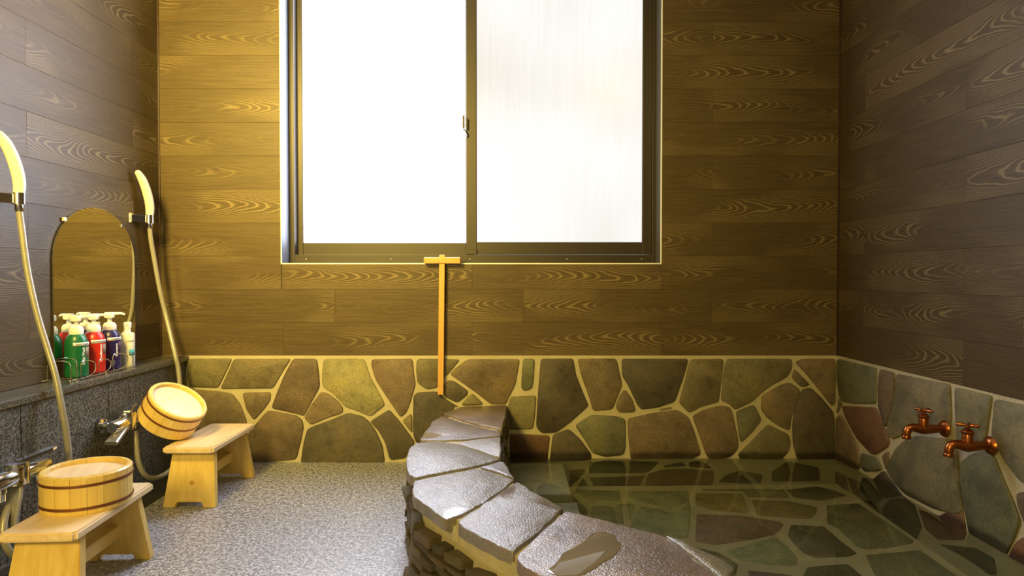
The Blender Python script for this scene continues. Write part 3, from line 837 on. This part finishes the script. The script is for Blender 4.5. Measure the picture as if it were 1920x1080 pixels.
# drain grate along the washing ledge
gr = empty('drain_grate', (-1.318, 1.6, 0))
tag(gr, 'dark slotted drain grate in floor along granite washing ledge', 'grate')
bm = bmesh.new()
y = -0.55
while y < 1.17:
    bm_box(bm, (0, y, 0.0035), (0.104, 0.0042, 0.006)); y += 0.0085
sl = link('slats', from_bm('slats', bm), M['grate'], gr); sl['kind'] = 'stuff'
for sx in (-0.056, 0.056): box('side_rail', (sx, 0.31, 0.0035), (0.006, 1.74, 0.007), M['grate'], gr, bev=0.001)
box('gutter', (0, 0.31, 0.0008), (0.106, 1.73, 0.0012), M['rubber'], gr)

# ------------------------------------------------------------------ washing ledge
LX = -1.382
ledge = empty('washing_ledge', (XL, 1.9, 0))
tag(ledge, 'dark speckled granite ledge along left wall holding the soap bottles', 'ledge')
bm = bmesh.new()
y0l, y1l = 0.3, YB - 0.002
box('ledge_top', ((LX - XL) / 2 + 0.003, (y0l + y1l) / 2 - 1.9, Z0 - 0.011), (LX - XL + 0.006, y1l - y0l, 0.022), M['granite_polished'], ledge, bev=0.004)
ys = [y1l, 2.662, 2.256, 1.85, 1.444, 1.038, 0.632, y0l]
for a, c in zip(ys[1:], ys[:-1]):
    box('panel', (LX - XL - 0.016, (a + c) / 2 - 1.9, 0.2175), (0.02, c - a - 0.003, 0.435), M['granite'], ledge, bev=0.0015)
box('ledge_core', ((LX - XL) / 2 - 0.014, (y0l + y1l) / 2 - 1.9, 0.2175), (LX - XL - 0.032, y1l - y0l, 0.433), M['mortar'], ledge)

# ------------------------------------------------------------------ window
FYW = 2.895     # face of the outer frame
win = empty('window_1', ((WX0 + WX1) / 2, FYW, WZ0))
tag(win, 'large two-pane sliding window with frosted glass in dark bronze frame', 'window', kind='structure')
WO = Vector(((WX0 + WX1) / 2, FYW, WZ0))
def wb(name, x0, x1, y0, y1, z0, z1, mat, par=win, bev=0.0015, off=None):
    o_ = WO if off is None else off
    return box(name, Vector(((x0 + x1) / 2, (y0 + y1) / 2, (z0 + z1) / 2)) - o_, (x1 - x0, y1 - y0, z1 - z0), mat, par, bev=bev)
# reveal boards and pale edge strips
for nm, a in (('reveal', (WX0 - 0.003, WX0 + 0.004)), ('reveal', (WX1 - 0.004, WX1 + 0.003))):
    wb(nm, a[0], a[1], YB + 0.002, FYW + 0.08, WZ0, WZ1, M['reveal'], bev=0)
wb('reveal', WX0, WX1, YB + 0.002, FYW + 0.08, WZ0 - 0.003, WZ0 + 0.004, M['reveal'], bev=0)
wb('reveal', WX0, WX1, YB + 0.002, FYW + 0.08, WZ1 - 0.004, WZ1 + 0.003, M['reveal'], bev=0)
es = 0.005
wb('edge_strip', WX0 - 0.001, WX0 + es - 0.001, YB - 0.0025, YB + 0.006, WZ0, WZ1, M['edge'], bev=0.0006)
wb('edge_strip', WX1 - es + 0.001, WX1 + 0.001, YB - 0.0025, YB + 0.006, WZ0, WZ1, M['edge'], bev=0.0006)
wb('edge_strip', WX0, WX1, YB - 0.0025, YB + 0.006, WZ0 - 0.001, WZ0 + es - 0.001, M['edge'], bev=0.0006)
wb('edge_strip', WX0, WX1, YB - 0.0025, YB + 0.006, WZ1 - es, WZ1, M['edge'], bev=0.0006)
# outer frame
def xw(px, y=FYW): return (px - CX) / F_PX * y * 1.0
def zw(py, y=FYW): return onY(957, py, y).z
fl0, fl1 = WX0 + 0.004, xw(553)
fr0, fr1 = xw(1222), WX1 - 0.004
zs = zw(477.5)
wb('frame_jamb', fl0, fl1, FYW, FYW + 0.08, WZ0 + 0.004, WZ1, M['bronze'])
wb('frame_jamb', fr0, fr1, FYW, FYW + 0.08, WZ0 + 0.004, WZ1, M['bronze'])
wb('frame_sill', fl1, fr0, FYW, FYW + 0.08, WZ0 + 0.004, zs, M['bronze'])
wb('frame_head', fl1, fr0, FYW, FYW + 0.08, WZ1 - 0.05, WZ1, M['bronze'])
for px in (574, 733, 881, 1063, 1203):   # screw heads on the sill
    o = lathe('screw', [(0.0025, 0), (0.002, 0.0012), (0.0, 0.0014)], M['edge'], win, onY(px, 485.5, FYW) - WO, (math.pi / 2, 0, 0), n=8)
# sashes: the right one runs in front
def sash(name, px0, px1, pg0, pg1, yf, yb_, pyr, pyg, pane, dark=False):
    s = empty('sash', (0, 0, 0)); s.parent = win
    ym = (yf + yb_) / 2
    X0, X1, G0, G1 = xw(px0, yf), xw(px1, yf), xw(pg0, yf), xw(pg1, yf)
    zr, zg = onY(957, pyr, yf).z, onY(957, pyg, yf).z
    wb('stile', X0, G0, yf, yb_, zr, WZ1 - 0.05, M['bronze'], s)
    wb('stile', G1, X1, yf, yb_, zr, WZ1 - 0.05, M['bronze'], s)
    wb('bottom_rail', G0, G1, yf + 0.001, yb_ - 0.001, zr, zg, M['bronze'], s)
    wb('top_rail', G0, G1, yf + 0.001, yb_ - 0.001, WZ1 - 0.10, WZ1 - 0.05, M['bronze'], s)
    p = wb('pane', G0 - 0.002, G1 + 0.002, ym - 0.003, ym + 0.003, zg - 0.002, WZ1 - 0.098, pane, s, bev=0)
    for gx in (G0, G1):   # sealing bead
        wb('bead', gx - 0.0015 if gx == G1 else gx - 0.0005, gx + 0.0005 if gx == G1 else gx + 0.0015, yf + 0.002, ym, zg, WZ1 - 0.1, M['bronze_dark'], s, bev=0)
    return s
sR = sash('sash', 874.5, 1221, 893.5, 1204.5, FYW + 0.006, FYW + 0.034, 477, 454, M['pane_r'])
sL = sash('sash', 557, 890, 568.5, 873.5, FYW + 0.042, FYW + 0.070, 478, 455, M['pane_l'])
# grooves on the right stile, clip cap at the foot of the middle stile, crescent latch
for px in (1209, 1214):
    x = xw(px, FYW + 0.006); wb('groove', x - 0.0008, x + 0.0008, FYW + 0.0052, FYW + 0.007, zs, WZ1 - 0.05, M['bronze_dark'], sR, bev=0)
x0, x1 = xw(877, FYW), xw(894, FYW)
wb('clip_cap', x0, x1, FYW - 0.003, FYW + 0.006, zw(477, FYW), zw(469, FYW), M['bronze'], sR)
wb('clip_gap', x0, x1 + 0.003, FYW + 0.003, FYW + 0.0065, zw(469.5, FYW), zw(467.8, FYW), M['bronze_dark'], sR, bev=0)
lx = xw(874, FYW)
lt = wb('latch', lx - 0.002, lx + 0.008, FYW - 0.010, FYW + 0.006, zw(243), zw(222), M['bronze'], sR)
wb('latch', xw(867.5), xw(872), FYW - 0.014, FYW - 0.004, zw(241), zw(217), M['bronze'], sR)
tube('latch', [onY(868.5, 241, FYW - 0.006) - WO, onY(873, 246, FYW - 0.006) - WO, onY(876, 252, FYW - 0.004) - WO, onY(876.5, 257, FYW) - WO], 0.0035, M['bronze'], sR, n=8)

# ------------------------------------------------------------------ T-headed bath stirring paddle hung on the sill
pd = empty('bath_paddle', (0, 0, 0))
p0 = onY(829, 478, 2.776); p1 = onY(826.3, 740, 2.776)
pc = Vector(((p0.x + p1.x) / 2, 2.779, 0)); pd.location = (pc.x, 2.779, p1.z)
tag(pd, 'T-shaped wooden paddle hanging by its crosspiece from window sill', 'paddle')
ang = math.atan2(p0.x - p1.x, p0.z - p1.z)
hL = (p0 - p1).length
box('handle', (0, 0, hL / 2), (0.024, 0.020, hL), M['honey'], pd, bev=0.002, rot=(0, ang, 0))
h0, h1 = onY(794.5, 489, 2.764), onY(863, 489, 2.764)
zh = onY(829, 494.5, 2.764).z
box('crosspiece', ((h0.x + h1.x) / 2 - pc.x, 0.012, 0.014 + zh - p1.z), (h1.x - h0.x, 0.055, 0.026), pale_wood('honey_pine_cross', 0, (0.62, 0.36, 0.09), (0.48, 0.25, 0.055)), pd, bev=0.003)

# ------------------------------------------------------------------ mirror
mir = empty('wall_mirror', (XL, 2.37, 0.53))
tag(mir, 'frameless arch-topped mirror on left wall behind the soap bottles', 'mirror')
ya, yb2 = onX(99.5, 520, XL + 0.006).y, onX(252, 520, XL + 0.006).y
zb_, ztop, zsh = onX(253, 645, XL + 0.006).z, onX(175, 389, XL + 0.006).z, 0.845
ym, hw = (ya + yb2) / 2, (yb2 - ya) / 2
poly = [(-hw, zb_ - 0.53), (hw, zb_ - 0.53)]
for i in range(25):
    a = math.pi * i / 24
    poly.append((hw * math.cos(a), zsh - 0.53 + (ztop - zsh) * math.sin(a) ** 0.92))
n = len(poly)
def glass_mesh(x0, x1, P):
    return mesh('glass', [(x0, y, z) for y, z in P] + [(x1, y, z) for y, z in P], [tuple(range(len(P), 2 * len(P))), tuple(reversed(range(len(P))))] + [(i, (i + 1) % len(P), len(P) + (i + 1) % len(P), len(P) + i) for i in range(len(P))])
link('glass', glass_mesh(0.002, 0.0075, poly), M['mirror'], mir, (0, ym - 2.37, 0))
link('backing', glass_mesh(0.0, 0.002, [(y * 0.99, z) for y, z in poly]), M['rubber'], mir, (0, ym - 2.37, 0))
for px, py in ((122, 411), (229, 424)):
    q = onX(px, py, XL + 0.009) - Vector((XL, 2.37, 0.53))
    box('clip', (0.007, q.y, q.z), (0.009, 0.014, 0.013), M['ivory'] if px < 200 else M['pewter'], mir, bev=0.002)
for yy in (-0.12, 0.12):
    box('clip', (0.006, ym - 2.37 + yy, zb_ - 0.53), (0.011, 0.02, 0.010), M['chrome'], mir, bev=0.002)

# ------------------------------------------------------------------ hand showers, brackets, hoses, mixers
def hand_shower(dy, label, hose_px, blabel, ring):
    base = Vector((-1.455, 1.944 + dy, 1.040))
    t = empty('hand_shower', base)
    tag(t, label, 'shower', 'hand showers on the left wall')
    tube('handset', [(0, 0, 0.0), (0.002, 0, 0.03), (0.001, -0.006, 0.065), (-0.003, -0.018, 0.105), (-0.008, -0.036, 0.142), (-0.014, -0.054, 0.166), (-0.016, -0.060, 0.173)],
         [0.0145, 0.0165, 0.0172, 0.0172, 0.0160, 0.0120, 0.006], M['ivory'], t, n=18, sub=6)
    lathe('connector', [(0.0095, -0.050), (0.0115, -0.046), (0.0115, -0.030), (0.0135, -0.028), (0.0135, 0.004), (0.0125, 0.006)], M['chrome'], t, n=20)
    pts = [base + Vector((0, 0, -0.045))] + [onX(x, y, X) for x, y, X in hose_px]
    h = tube('hose', [p - base for p in pts], 0.0092, M['hose'], t, n=12, sub=8)
    b = empty('shower_bracket', (XL, base.y, base.z - 0.012))
    tag(b, blabel, 'bracket', 'chrome shower brackets')
    L = base.x - XL
    aa = math.atan2(0.052, L - 0.010)
    box('arm', ((L - 0.008) / 2, -0.034, 0), (math.hypot(L - 0.010, 0.052), 0.010, 0.030), M['chrome'], b, bev=0.002, rot=(0, 0, aa))
    box('wall_plate', (0.003, -0.060, 0), (0.006, 0.034, 0.040), M['chrome'], b, bev=0.002)
    # open ring: C-shaped sleeve
    vs, fs = [], []
    N_ = 22
    for i in range(N_ + 1):
        a = R(-60) + (R(300)) * i / N_
        for r_, z_ in ((0.0137, -0.017), (0.0180, -0.017), (0.0180, 0.017), (0.0137, 0.017)):
            vs.append((L + r_ * math.cos(a + R(120)), r_ * math.sin(a + R(120)), z_))
    for i in range(N_):
        for q in range(4): fs.append((i * 4 + q, i * 4 + (q + 1) % 4, (i + 1) * 4 + (q + 1) % 4, (i + 1) * 4 + q))
    fs += [(3, 2, 1, 0), tuple(N_ * 4 + q for q in range(4))]
    o = link('clip_ring', mesh('clip_ring', vs, fs), M['chrome'], b); shade(o, 40)
near_hose = [(41,430,-1.452),(52,510,-1.44),(70,590,-1.415),(88,650,-1.388),(103,700,-1.362),(115,760,-1.340),(124,810,-1.332),(129,858,-1.328),(128,910,-1.325),(118,965,-1.318),(92,1022,-1.310),(60,1050,-1.305),(28,1043,-1.305),(8,1015,-1.315),(8,975,-1.325),(18,945,-1.332),(26,925,-1.334)]
far_hose = [(283,450,-1.455),(290,490,-1.45),(300,545,-1.437),(312,595,-1.417),(325,650,-1.378),(330,672,-1.364),(334,690,-1.356),(338,730,-1.345),(342,780,-1.330),(342,830,-1.318),(333,868,-1.304),(314,886,-1.292),(300,894,-1.288),(285,897,-1.286),(270,889,-1.290),(260,868,-1.298),(256,840,-1.306),(254,808,-1.316)]
hand_shower(0.0, 'white hand shower nearer the viewer with grey hose passing in front of mirror edge', near_hose, 'chrome bracket gripping the hand shower nearer the viewer', 0)
hand_shower(0.702, 'white hand shower in the back corner with hose running behind tilted bucket', far_hose, 'chrome bracket gripping the hand shower in the back corner', 0)

def mixer(yc, zc, sp, label, lever_dir, reach):
    t = empty('mixer_tap', (LX, yc, zc)); tag(t, label, 'tap', 'chrome mixer taps on the washing ledge')
    bx = 0.052
    lathe('body', [(0.0, -0.090), (0.018, -0.088), (0.022, -0.082), (0.022, reach), (0.019, reach + 0.006), (0.0, reach + 0.008)], M['chrome'], t, (bx, 0, 0), (-math.pi / 2, 0, 0), n=24)
    for yy in (-0.055, reach - 0.027):
        lathe('wall_shank', [(0.026, 0.001), (0.026, 0.005), (0.014, 0.010), (0.012, 0.036)], M['chrome'], t, (0, yy, 0), (0, math.pi / 2, 0), n=20)
        lathe('union_nut', [(0.0, -0.040), (0.010, -0.040), (0.010, -0.020), (0.013, -0.018), (0.013, 0.0)], M['chrome'], t, (bx, yy, -0.012), None, n=12)
    lathe('cap', [(0.022, -0.03), (0.029, -0.026), (0.029, 0.024), (0.027, 0.031), (0.0, 0.034)], M['chrome'], t, (bx, 0, 0.004), None, n=28)
    # lever plate
    bm = bmesh.new()
    P = [(-0.011, 0.0), (0.011, 0.0), (0.013, 0.10), (0.009, 0.115), (-0.009, 0.115), (-0.013, 0.10)]
    a = lever_dir
    tv = [bm.verts.new((x * math.cos(a) - y * math.sin(a), x * math.sin(a) + y * math.cos(a), 0.040 + y * 0.10)) for x, y in P]
    bv = [bm.verts.new((v.co.x, v.co.y, v.co.z - 0.008)) for v in tv]
    bm.faces.new(tv); bm.faces.new(list(reversed(bv)))
    for i in range(6): bm.faces.new((bv[i], bv[(i + 1) % 6], tv[(i + 1) % 6], tv[i]))
    bmesh.ops.bevel(bm, geom=list(bm.edges), offset=0.0015, segments=2, affect='EDGES')
    link('lever', from_bm('lever', bm), M['chrome'], t, (bx, 0, 0))
    # broad flat spout
    q = [Vector(p) for p in sp]
    bm = bmesh.new(); Q = catmull(q, 5); rings = []
    for i, p in enumerate(Q):
        tdir = (Q[min(i + 1, len(Q) - 1)] - Q[max(i - 1, 0)]).normalized()
        wv = Vector((1, 0, 0)); nv = tdir.cross(wv).normalized(); w = 0.013 + 0.009 * i / (len(Q) - 1); h_ = 0.007
        rings.append([bm.verts.new(p + wv * (w * a) + nv * (h_ * c)) for a, c in ((-1, -0.6), (-0.8, -1), (0.8, -1), (1, -0.6), (1, 0.6), (0.8, 1), (-0.8, 1), (-1, 0.6))])
    for A, B in zip(rings[:-1], rings[1:]):
        for k in range(8): bm.faces.new((A[k], A[(k + 1) % 8], B[(k + 1) % 8], B[k]))
    bm.faces.new(rings[0]); bm.faces.new(rings[-1])
    o = link('spout', from_bm('spout', bm), M['satin'], t); shade(o, 30)
mixer(1.755, 0.262, [(0.052, 0, -0.02), (0.058, -0.012, -0.05), (0.058, -0.028, -0.09), (0.056, -0.036, -0.125)], 'chrome mixer tap beside the upright bucket, nearer the viewer', R(-12), 0.105)
mixer(2.262, 0.292, [(0.052, 0.004, -0.006), (0.060, -0.03, -0.012), (0.066, -0.08, -0.028), (0.068, -0.118, -0.044)], 'chrome mixer tap below the tilted bucket in the back corner', R(18), 0.202)

# ------------------------------------------------------------------ bottles on the ledge
def wrap(me, r, az, zc, up=True):
    """bend flat lettering round a bottle; up = reading from bottom to top"""
    for v in me.vertices:
        x, y = v.co.x, v.co.y
        if up: x, y = -y, x
        a = az + x / r
        v.co = (r * math.cos(a), r * math.sin(a), zc + y)
def patch(name, r, a0, a1, z0, z1, mat, parent, n=10):
    vs = []
    for i in range(n + 1):
        a = a0 + (a1 - a0) * i / n
        for rr2 in (r, r - 0.001):
            vs += [(rr2 * math.cos(a), rr2 * math.sin(a), z0), (rr2 * math.cos(a), rr2 * math.sin(a), z1)]
    fs = []
    for i in range(n):
        b_ = i * 4; c_ = b_ + 4
        fs += [(b_, c_, c_ + 1, b_ + 1), (b_ + 2, b_ + 3, c_ + 3, c_ + 2), (b_ + 1, c_ + 1, c_ + 3, b_ + 3), (b_, b_ + 2, c_ + 2, c_)]
    return link(name, mesh(name, vs, fs), mat, parent, smooth=True)
BX = -1.447
def pump_bottle(y, col, word, sticker, label, boxcol):
    t = empty('pump_bottle', (BX, y, Z0 + 0.005)); tag(t, label, 'bottle', 'pump bottles in the wire caddy')
    rb = 0.0345
    lathe('bottle_body', [(0.0, 0), (rb - 0.004, 0.0), (rb, 0.005), (rb, 0.100), (rb - 0.001, 0.116), (rb - 0.005, 0.130), (rb - 0.012, 0.141), (rb - 0.017, 0.146), (0.0, 0.147)], M[col], t, n=32)
    lathe('collar', [(0.0205, 0.140), (0.0215, 0.143), (0.0215, 0.158), (0.017, 0.167), (0.009, 0.170), (0.007, 0.171), (0.0062, 0.188), (0.0, 0.189)], M['white'], t, n=24)
    hd = lathe('pump_head', [(0.008, 0.183), (0.0165, 0.186), (0.0175, 0.190), (0.0175, 0.200), (0.0155, 0.205), (0.0, 0.206)], M['white'], t, n=24)
    tube('spout', [(0.010, 0.004, 0.199), (0.024, 0.010, 0.2005), (0.036, 0.0155, 0.1995), (0.044, 0.019, 0.196)], [0.006, 0.005, 0.0042, 0.0038], M['white'], hd, n=10, sub=4)
    me = text_mesh(word, 0.0125)
    wrap(me, rb + 0.0006, R(-22), 0.071)
    link('lettering', me, M['label'], t)
    st = patch('sticker', rb + 0.0006, R(-72), R(25), 0.105, 0.116, M['label'], t)
    me = text_mesh(sticker, 0.0068)
    wrap(me, rb + 0.0012, R(-25), 0.1105, up=False)
    link('sticker_print', me, M['ink'], st)
    patch('product_panel', rb + 0.0005, R(-8), R(28), 0.066, 0.100, M[boxcol], t)
pump_bottle(2.180, 'green', 'Body Wash', 'BODY WASH', 'green pump bottle in the caddy, lettered Body Wash', 'tan')
pump_bottle(2.272, 'red', 'Conditioner', 'CONDITIONER', 'red pump bottle in the caddy, lettered Conditioner', 'tan')
pump_bottle(2.362, 'navy', 'Shampoo', 'SHAMPOO', 'dark navy pump bottle in the caddy, lettered Shampoo', 'plum')
t = empty('lotion_bottle', (-1.432, 2.447, Z0)); tag(t, 'slim white capped bottle standing beside the wire caddy', 'bottle')
lathe('bottle_body', [(0.0, 0), (0.0215, 0.0), (0.0235, 0.003), (0.0235, 0.122), (0.0215, 0.128), (0.012, 0.131), (0.0, 0.1315)], M['cream'], t, n=28)
lathe('cap', [(0.0105, 0.130), (0.0105, 0.146), (0.0125, 0.147), (0.0130, 0.166), (0.011, 0.169), (0.0, 0.1695)], M['white'], t, n=20)
me = text_mesh('LOTION', 0.0075); wrap(me, 0.0240, R(-36), 0.098, up=False); link('lettering', me, M['ink'], t)
patch('label', 0.0239, R(-52), R(5), 0.045, 0.068, M['teal'], t)
# wire caddy
cd = empty('bottle_caddy', (-1.447, 2.26, Z0)); tag(cd, 'chrome wire caddy holding three pump bottles on granite ledge', 'caddy')
CO = Vector((-1.447, 2.26, Z0))
wr = 0.0016
def wire(name, pts, sub=6, closed=False, r_=wr): return tube(name, [Vector(p) - CO for p in pts], r_, M['steel'], cd, n=7, sub=sub, closed=closed)
fxx, bxx, zf = -1.404, -1.489, Z0 + 0.0065
wire('base_frame', [(fxx, 2.090, zf), (fxx, 2.26, zf), (fxx, 2.425, zf), (fxx - 0.006, 2.432, zf), (bxx + 0.006, 2.432, zf), (bxx, 2.425, zf), (bxx, 2.26, zf), (bxx, 2.090, zf), (bxx + 0.006, 2.083, zf), (fxx - 0.006, 2.083, zf)], 4, True)
for k, yy in enumerate((2.15, 2.21, 2.24, 2.30, 2.33, 2.39)):
    wire('base_wire', [(fxx, yy, zf - 0.0028), (bxx, yy, zf - 0.0028)], 1, r_=0.0012)
def hoop(y, y2, h):
    wire('hoop', [(fxx, y, zf), (fxx, y, zf + h * 0.55), (fxx - 0.010, (y + y2) / 2, zf + h * 0.9), ((fxx + bxx) / 2, (y + y2) / 2, zf + h), (bxx + 0.010, (y + y2) / 2, zf + h * 0.9), (bxx, y2, zf + h * 0.55), (bxx, y2, zf)], 6)
hoop(2.086, 2.100, 0.062); hoop(2.117, 2.128, 0.068); hoop(2.430, 2.430, 0.055)
def dloop(y0, y1, zlo, zhi):
    wire('front_loop', [(fxx, y0, zlo), (fxx, y0, zhi), (fxx, (y0 + y1) / 2, zhi + 0.001), (fxx, y1 - 0.006, zhi - 0.009), (fxx, y1, (zlo + zhi) / 2), (fxx, y1 - 0.006, zlo + 0.009), (fxx, (y0 + y1) / 2, zlo - 0.001)], 6, True)
dloop(2.140, 2.212, zf + 0.003, zf + 0.052); dloop(2.233, 2.296, zf + 0.003, zf + 0.046); dloop(2.312, 2.398, zf + 0.003, zf + 0.054)
tg = lathe('tag', [(0.0, -0.0012), (0.011, -0.0012), (0.011, 0.0012), (0.0, 0.0012)], M['pewter'], cd, Vector((fxx + 0.002, 2.305, zf + 0.028)) - CO, (0, math.pi / 2, 0), n=20, scale=(1, 1.15))
for yy in (2.086, 2.117, 2.270, 2.425):
    lathe('foot', [(0.0, 0.0), (0.005, 0.0), (0.0055, 0.003), (0.0045, 0.008), (0.0, 0.0085)], M['chrome'], cd, Vector((fxx, yy, Z0)) - CO, n=12)

# ------------------------------------------------------------------ bath stools
def stool(loc, rz, label):
    t = empty('bath_stool', loc, (0, 0, rz)); tag(t, label, 'stool', 'wooden bath stools')
    Wd, Ln, H, th = 0.176, 0.372, 0.21, 0.021
    bm = bmesh.new(); bm_box(bm, (0, 0, 0), (Wd, Ln, th))
    ve = [e for e in bm.edges if abs(e.verts[0].co.z - e.verts[1].co.z) > 0.01]
    bmesh.ops.bevel(bm, geom=ve, offset=0.008, segments=3, affect='EDGES')
    te = [e for e in bm.edges if abs(e.verts[0].co.z - e.verts[1].co.z) < 1e-5 and len(e.link_faces) == 2 and e.calc_face_angle(0) > 1]
    bmesh.ops.bevel(bm, geom=te, offset=0.004, segments=2, affect='EDGES')
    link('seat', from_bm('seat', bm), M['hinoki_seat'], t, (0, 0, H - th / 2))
    hl = H - th
    for s in (-1, 1):
        # trapezoid board with a notch between its two feet, splayed outwards
        bw, tw = 0.090, 0.072
        out = [(-bw, 0), (-0.048, 0), (-0.046, 0.012), (-0.040, 0.018), (0.040, 0.018), (0.046, 0.012), (0.048, 0), (bw, 0), (tw, hl), (-tw, hl)]
        def yy(z, o_): return s * (0.180 - z / hl * 0.036 - o_)
        vs = [(x, yy(z, 0.0), z) for x, z in out] + [(x, yy(z, 0.026), z) for x, z in out]
        n_ = len(out)
        bm = bmesh.new(); V = [bm.verts.new(v) for v in vs]
        bm.faces.new(V[:n_]); bm.faces.new(list(reversed(V[n_:])))
        for i in range(n_): bm.faces.new((V[i], V[(i + 1) % n_], V[n_ + (i + 1) % n_], V[n_ + i]))
        bmesh.ops.recalc_face_normals(bm, faces=bm.faces)
        bmesh.ops.bevel(bm, geom=[e for e in bm.edges if e.calc_face_angle(0) > 0.9], offset=0.002, segments=2, affect='EDGES')
        lg = link('leg', from_bm('leg', bm), M['hinoki_z'], t)
        lathe('plug', [(0.0, 0.0), (0.0085, 0.0), (0.008, 0.0015), (0.0, 0.0018)], M['honey'], lg, (0.004, s * (0.180 - 0.082 / hl * 0.036 + 0.0002), 0.082), (R(90) * s * -1 if s > 0 else R(90), 0, 0), n=14)
    box('stretcher', (0, 0, 0.088), (0.030, 0.300, 0.036), M['hinoki_x'], t, bev=0.002)
    return t
stool((-1.1085, 2.422, 0), 0.0, 'pale wooden bath stool by the back wall under the tilted bucket')
stool((-1.0955, 1.672, 0), R(3.4), 'pale wooden bath stool nearer the viewer under the upright bucket')

# ------------------------------------------------------------------ buckets (stave-built, with hoops and a recessed bottom board)
def bucket(loc, rot, label, hoops, h, r=0.1025):
    t = empty('wooden_bucket', loc, rot); tag(t, label, 'bucket', 'wooden wash buckets')
    N_ = 18
    th = 0.013
    sub = 3
    for k in range(N_):
        a0, a1 = 2 * math.pi * k / N_ + 0.003, 2 * math.pi * (k + 1) / N_ - 0.003
        vs = []
        for i in range(sub + 1):
            a = a0 + (a1 - a0) * i / sub
            for rr2, zz in ((r - th, 0), (r - 0.002, 0), (r, 0.003), (r + 0.001, h - 0.004), (r - 0.003, h), (r - th + 0.002, h), (r - th, h - 0.003)):
                vs.append((rr2 * math.cos(a), rr2 * math.sin(a), zz))
        fs = []
        for i in range(sub):
            for q in range(7):
                fs.append((i * 7 + q, (i + 1) * 7 + q, (i + 1) * 7 + (q + 1) % 7, i * 7 + (q + 1) % 7))
        fs += [tuple(reversed(range(7))), tuple(sub * 7 + q for q in range(7))]
        o = link('stave', mesh('stave', vs, fs), M['hinoki_z'], t); shade(o, 30)
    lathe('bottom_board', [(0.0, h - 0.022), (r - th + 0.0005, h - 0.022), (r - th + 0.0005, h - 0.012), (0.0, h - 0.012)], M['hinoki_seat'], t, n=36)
    for f in hoops:
        zc = h * (1 - f)
        pr = [(r + 0.0002, zc - 0.0035), (r + 0.0028, zc - 0.003), (r + 0.0036, zc), (r + 0.0028, zc + 0.003), (r + 0.0002, zc + 0.0035)]
        lathe('hoop', pr, M['copper_hoop'], t, n=48, caps=False)
bucket((-1.099, 1.690, 0.210), (0, 0, 0.4), 'upturned wooden bucket standing level on the stool nearer the viewer', (0.235, 0.83), 0.095)
nrm = Vector((0.559, -0.163, 0.813)).normalized()
q = Vector((0, 0, 1)).rotation_difference(nrm).to_euler()
bucket((-1.249, 2.368, 0.272), q, 'wooden bucket tilted between stool and mixer tap in back corner', (0.15, 0.56), 0.100)

# ------------------------------------------------------------------ copper taps
def copper_tap(y, z, hrot, label):
    t = empty('copper_tap', (XR, y, z)); tag(t, label, 'tap', 'copper taps over the bath')
    lathe('flange', [(0.0, 0.0), (0.026, 0.0), (0.027, 0.003), (0.022, 0.010), (0.016, 0.014), (0.0, 0.015)], M['copper'], t, (-ST + 0.002, 0, 0), (0, -math.pi / 2, 0), n=28)
    tube('body', [(-0.006, 0, 0), (-0.03, 0, 0.0), (-0.055, 0, -0.001), (-0.075, 0, -0.001), (-0.095, 0, 0.002), (-0.112, 0, 0.004), (-0.124, 0, -0.001), (-0.129, 0, -0.014), (-0.130, 0, -0.028)],
         [0.0125, 0.0128, 0.015, 0.017, 0.0145, 0.0125, 0.0122, 0.0118, 0.0118], M['copper'], t, n=18, sub=5)
    lathe('outlet_ring', [(0.0128, -0.032), (0.0134, -0.030), (0.0134, -0.024), (0.0122, -0.022)], M['copper'], t, (-0.130, 0, 0), n=20)
    lathe('bonnet', [(0.0145, 0.0), (0.014, 0.024), (0.013, 0.027), (0.017, 0.029), (0.0175, 0.035), (0.015, 0.038), (0.009, 0.042), (0.0055, 0.044), (0.0045, 0.054), (0.0, 0.055)], M['copper'], t, (-0.075, 0, 0.006), n=20)
    # cross handle
    h = empty('cross_handle', (-0.075, 0, 0.059), (0, 0, hrot)); h.parent = t
    for k in range(4):
        a = k * math.pi / 2
        ca, sa = math.cos(a), math.sin(a)
        tube('handle_arm', [(0.002 * ca, 0.002 * sa, 0), (0.014 * ca, 0.014 * sa, 0.001), (0.024 * ca, 0.024 * sa, 0.0005), (0.0285 * ca, 0.0285 * sa, 0)], [0.0052, 0.0046, 0.0055, 0.003], M['copper'], h, n=10, sub=4)
    lathe('handle_hub', [(0.0, -0.006), (0.007, -0.006), (0.0085, 0.0), (0.007, 0.005), (0.0, 0.0065)], M['copper'], h, n=16)
copper_tap(2.094, 0.309, R(25), 'copper tap over the bath, the one closer to the back wall')
copper_tap(1.892, 0.307, R(48), 'copper tap over the bath, the one farther from the back wall')
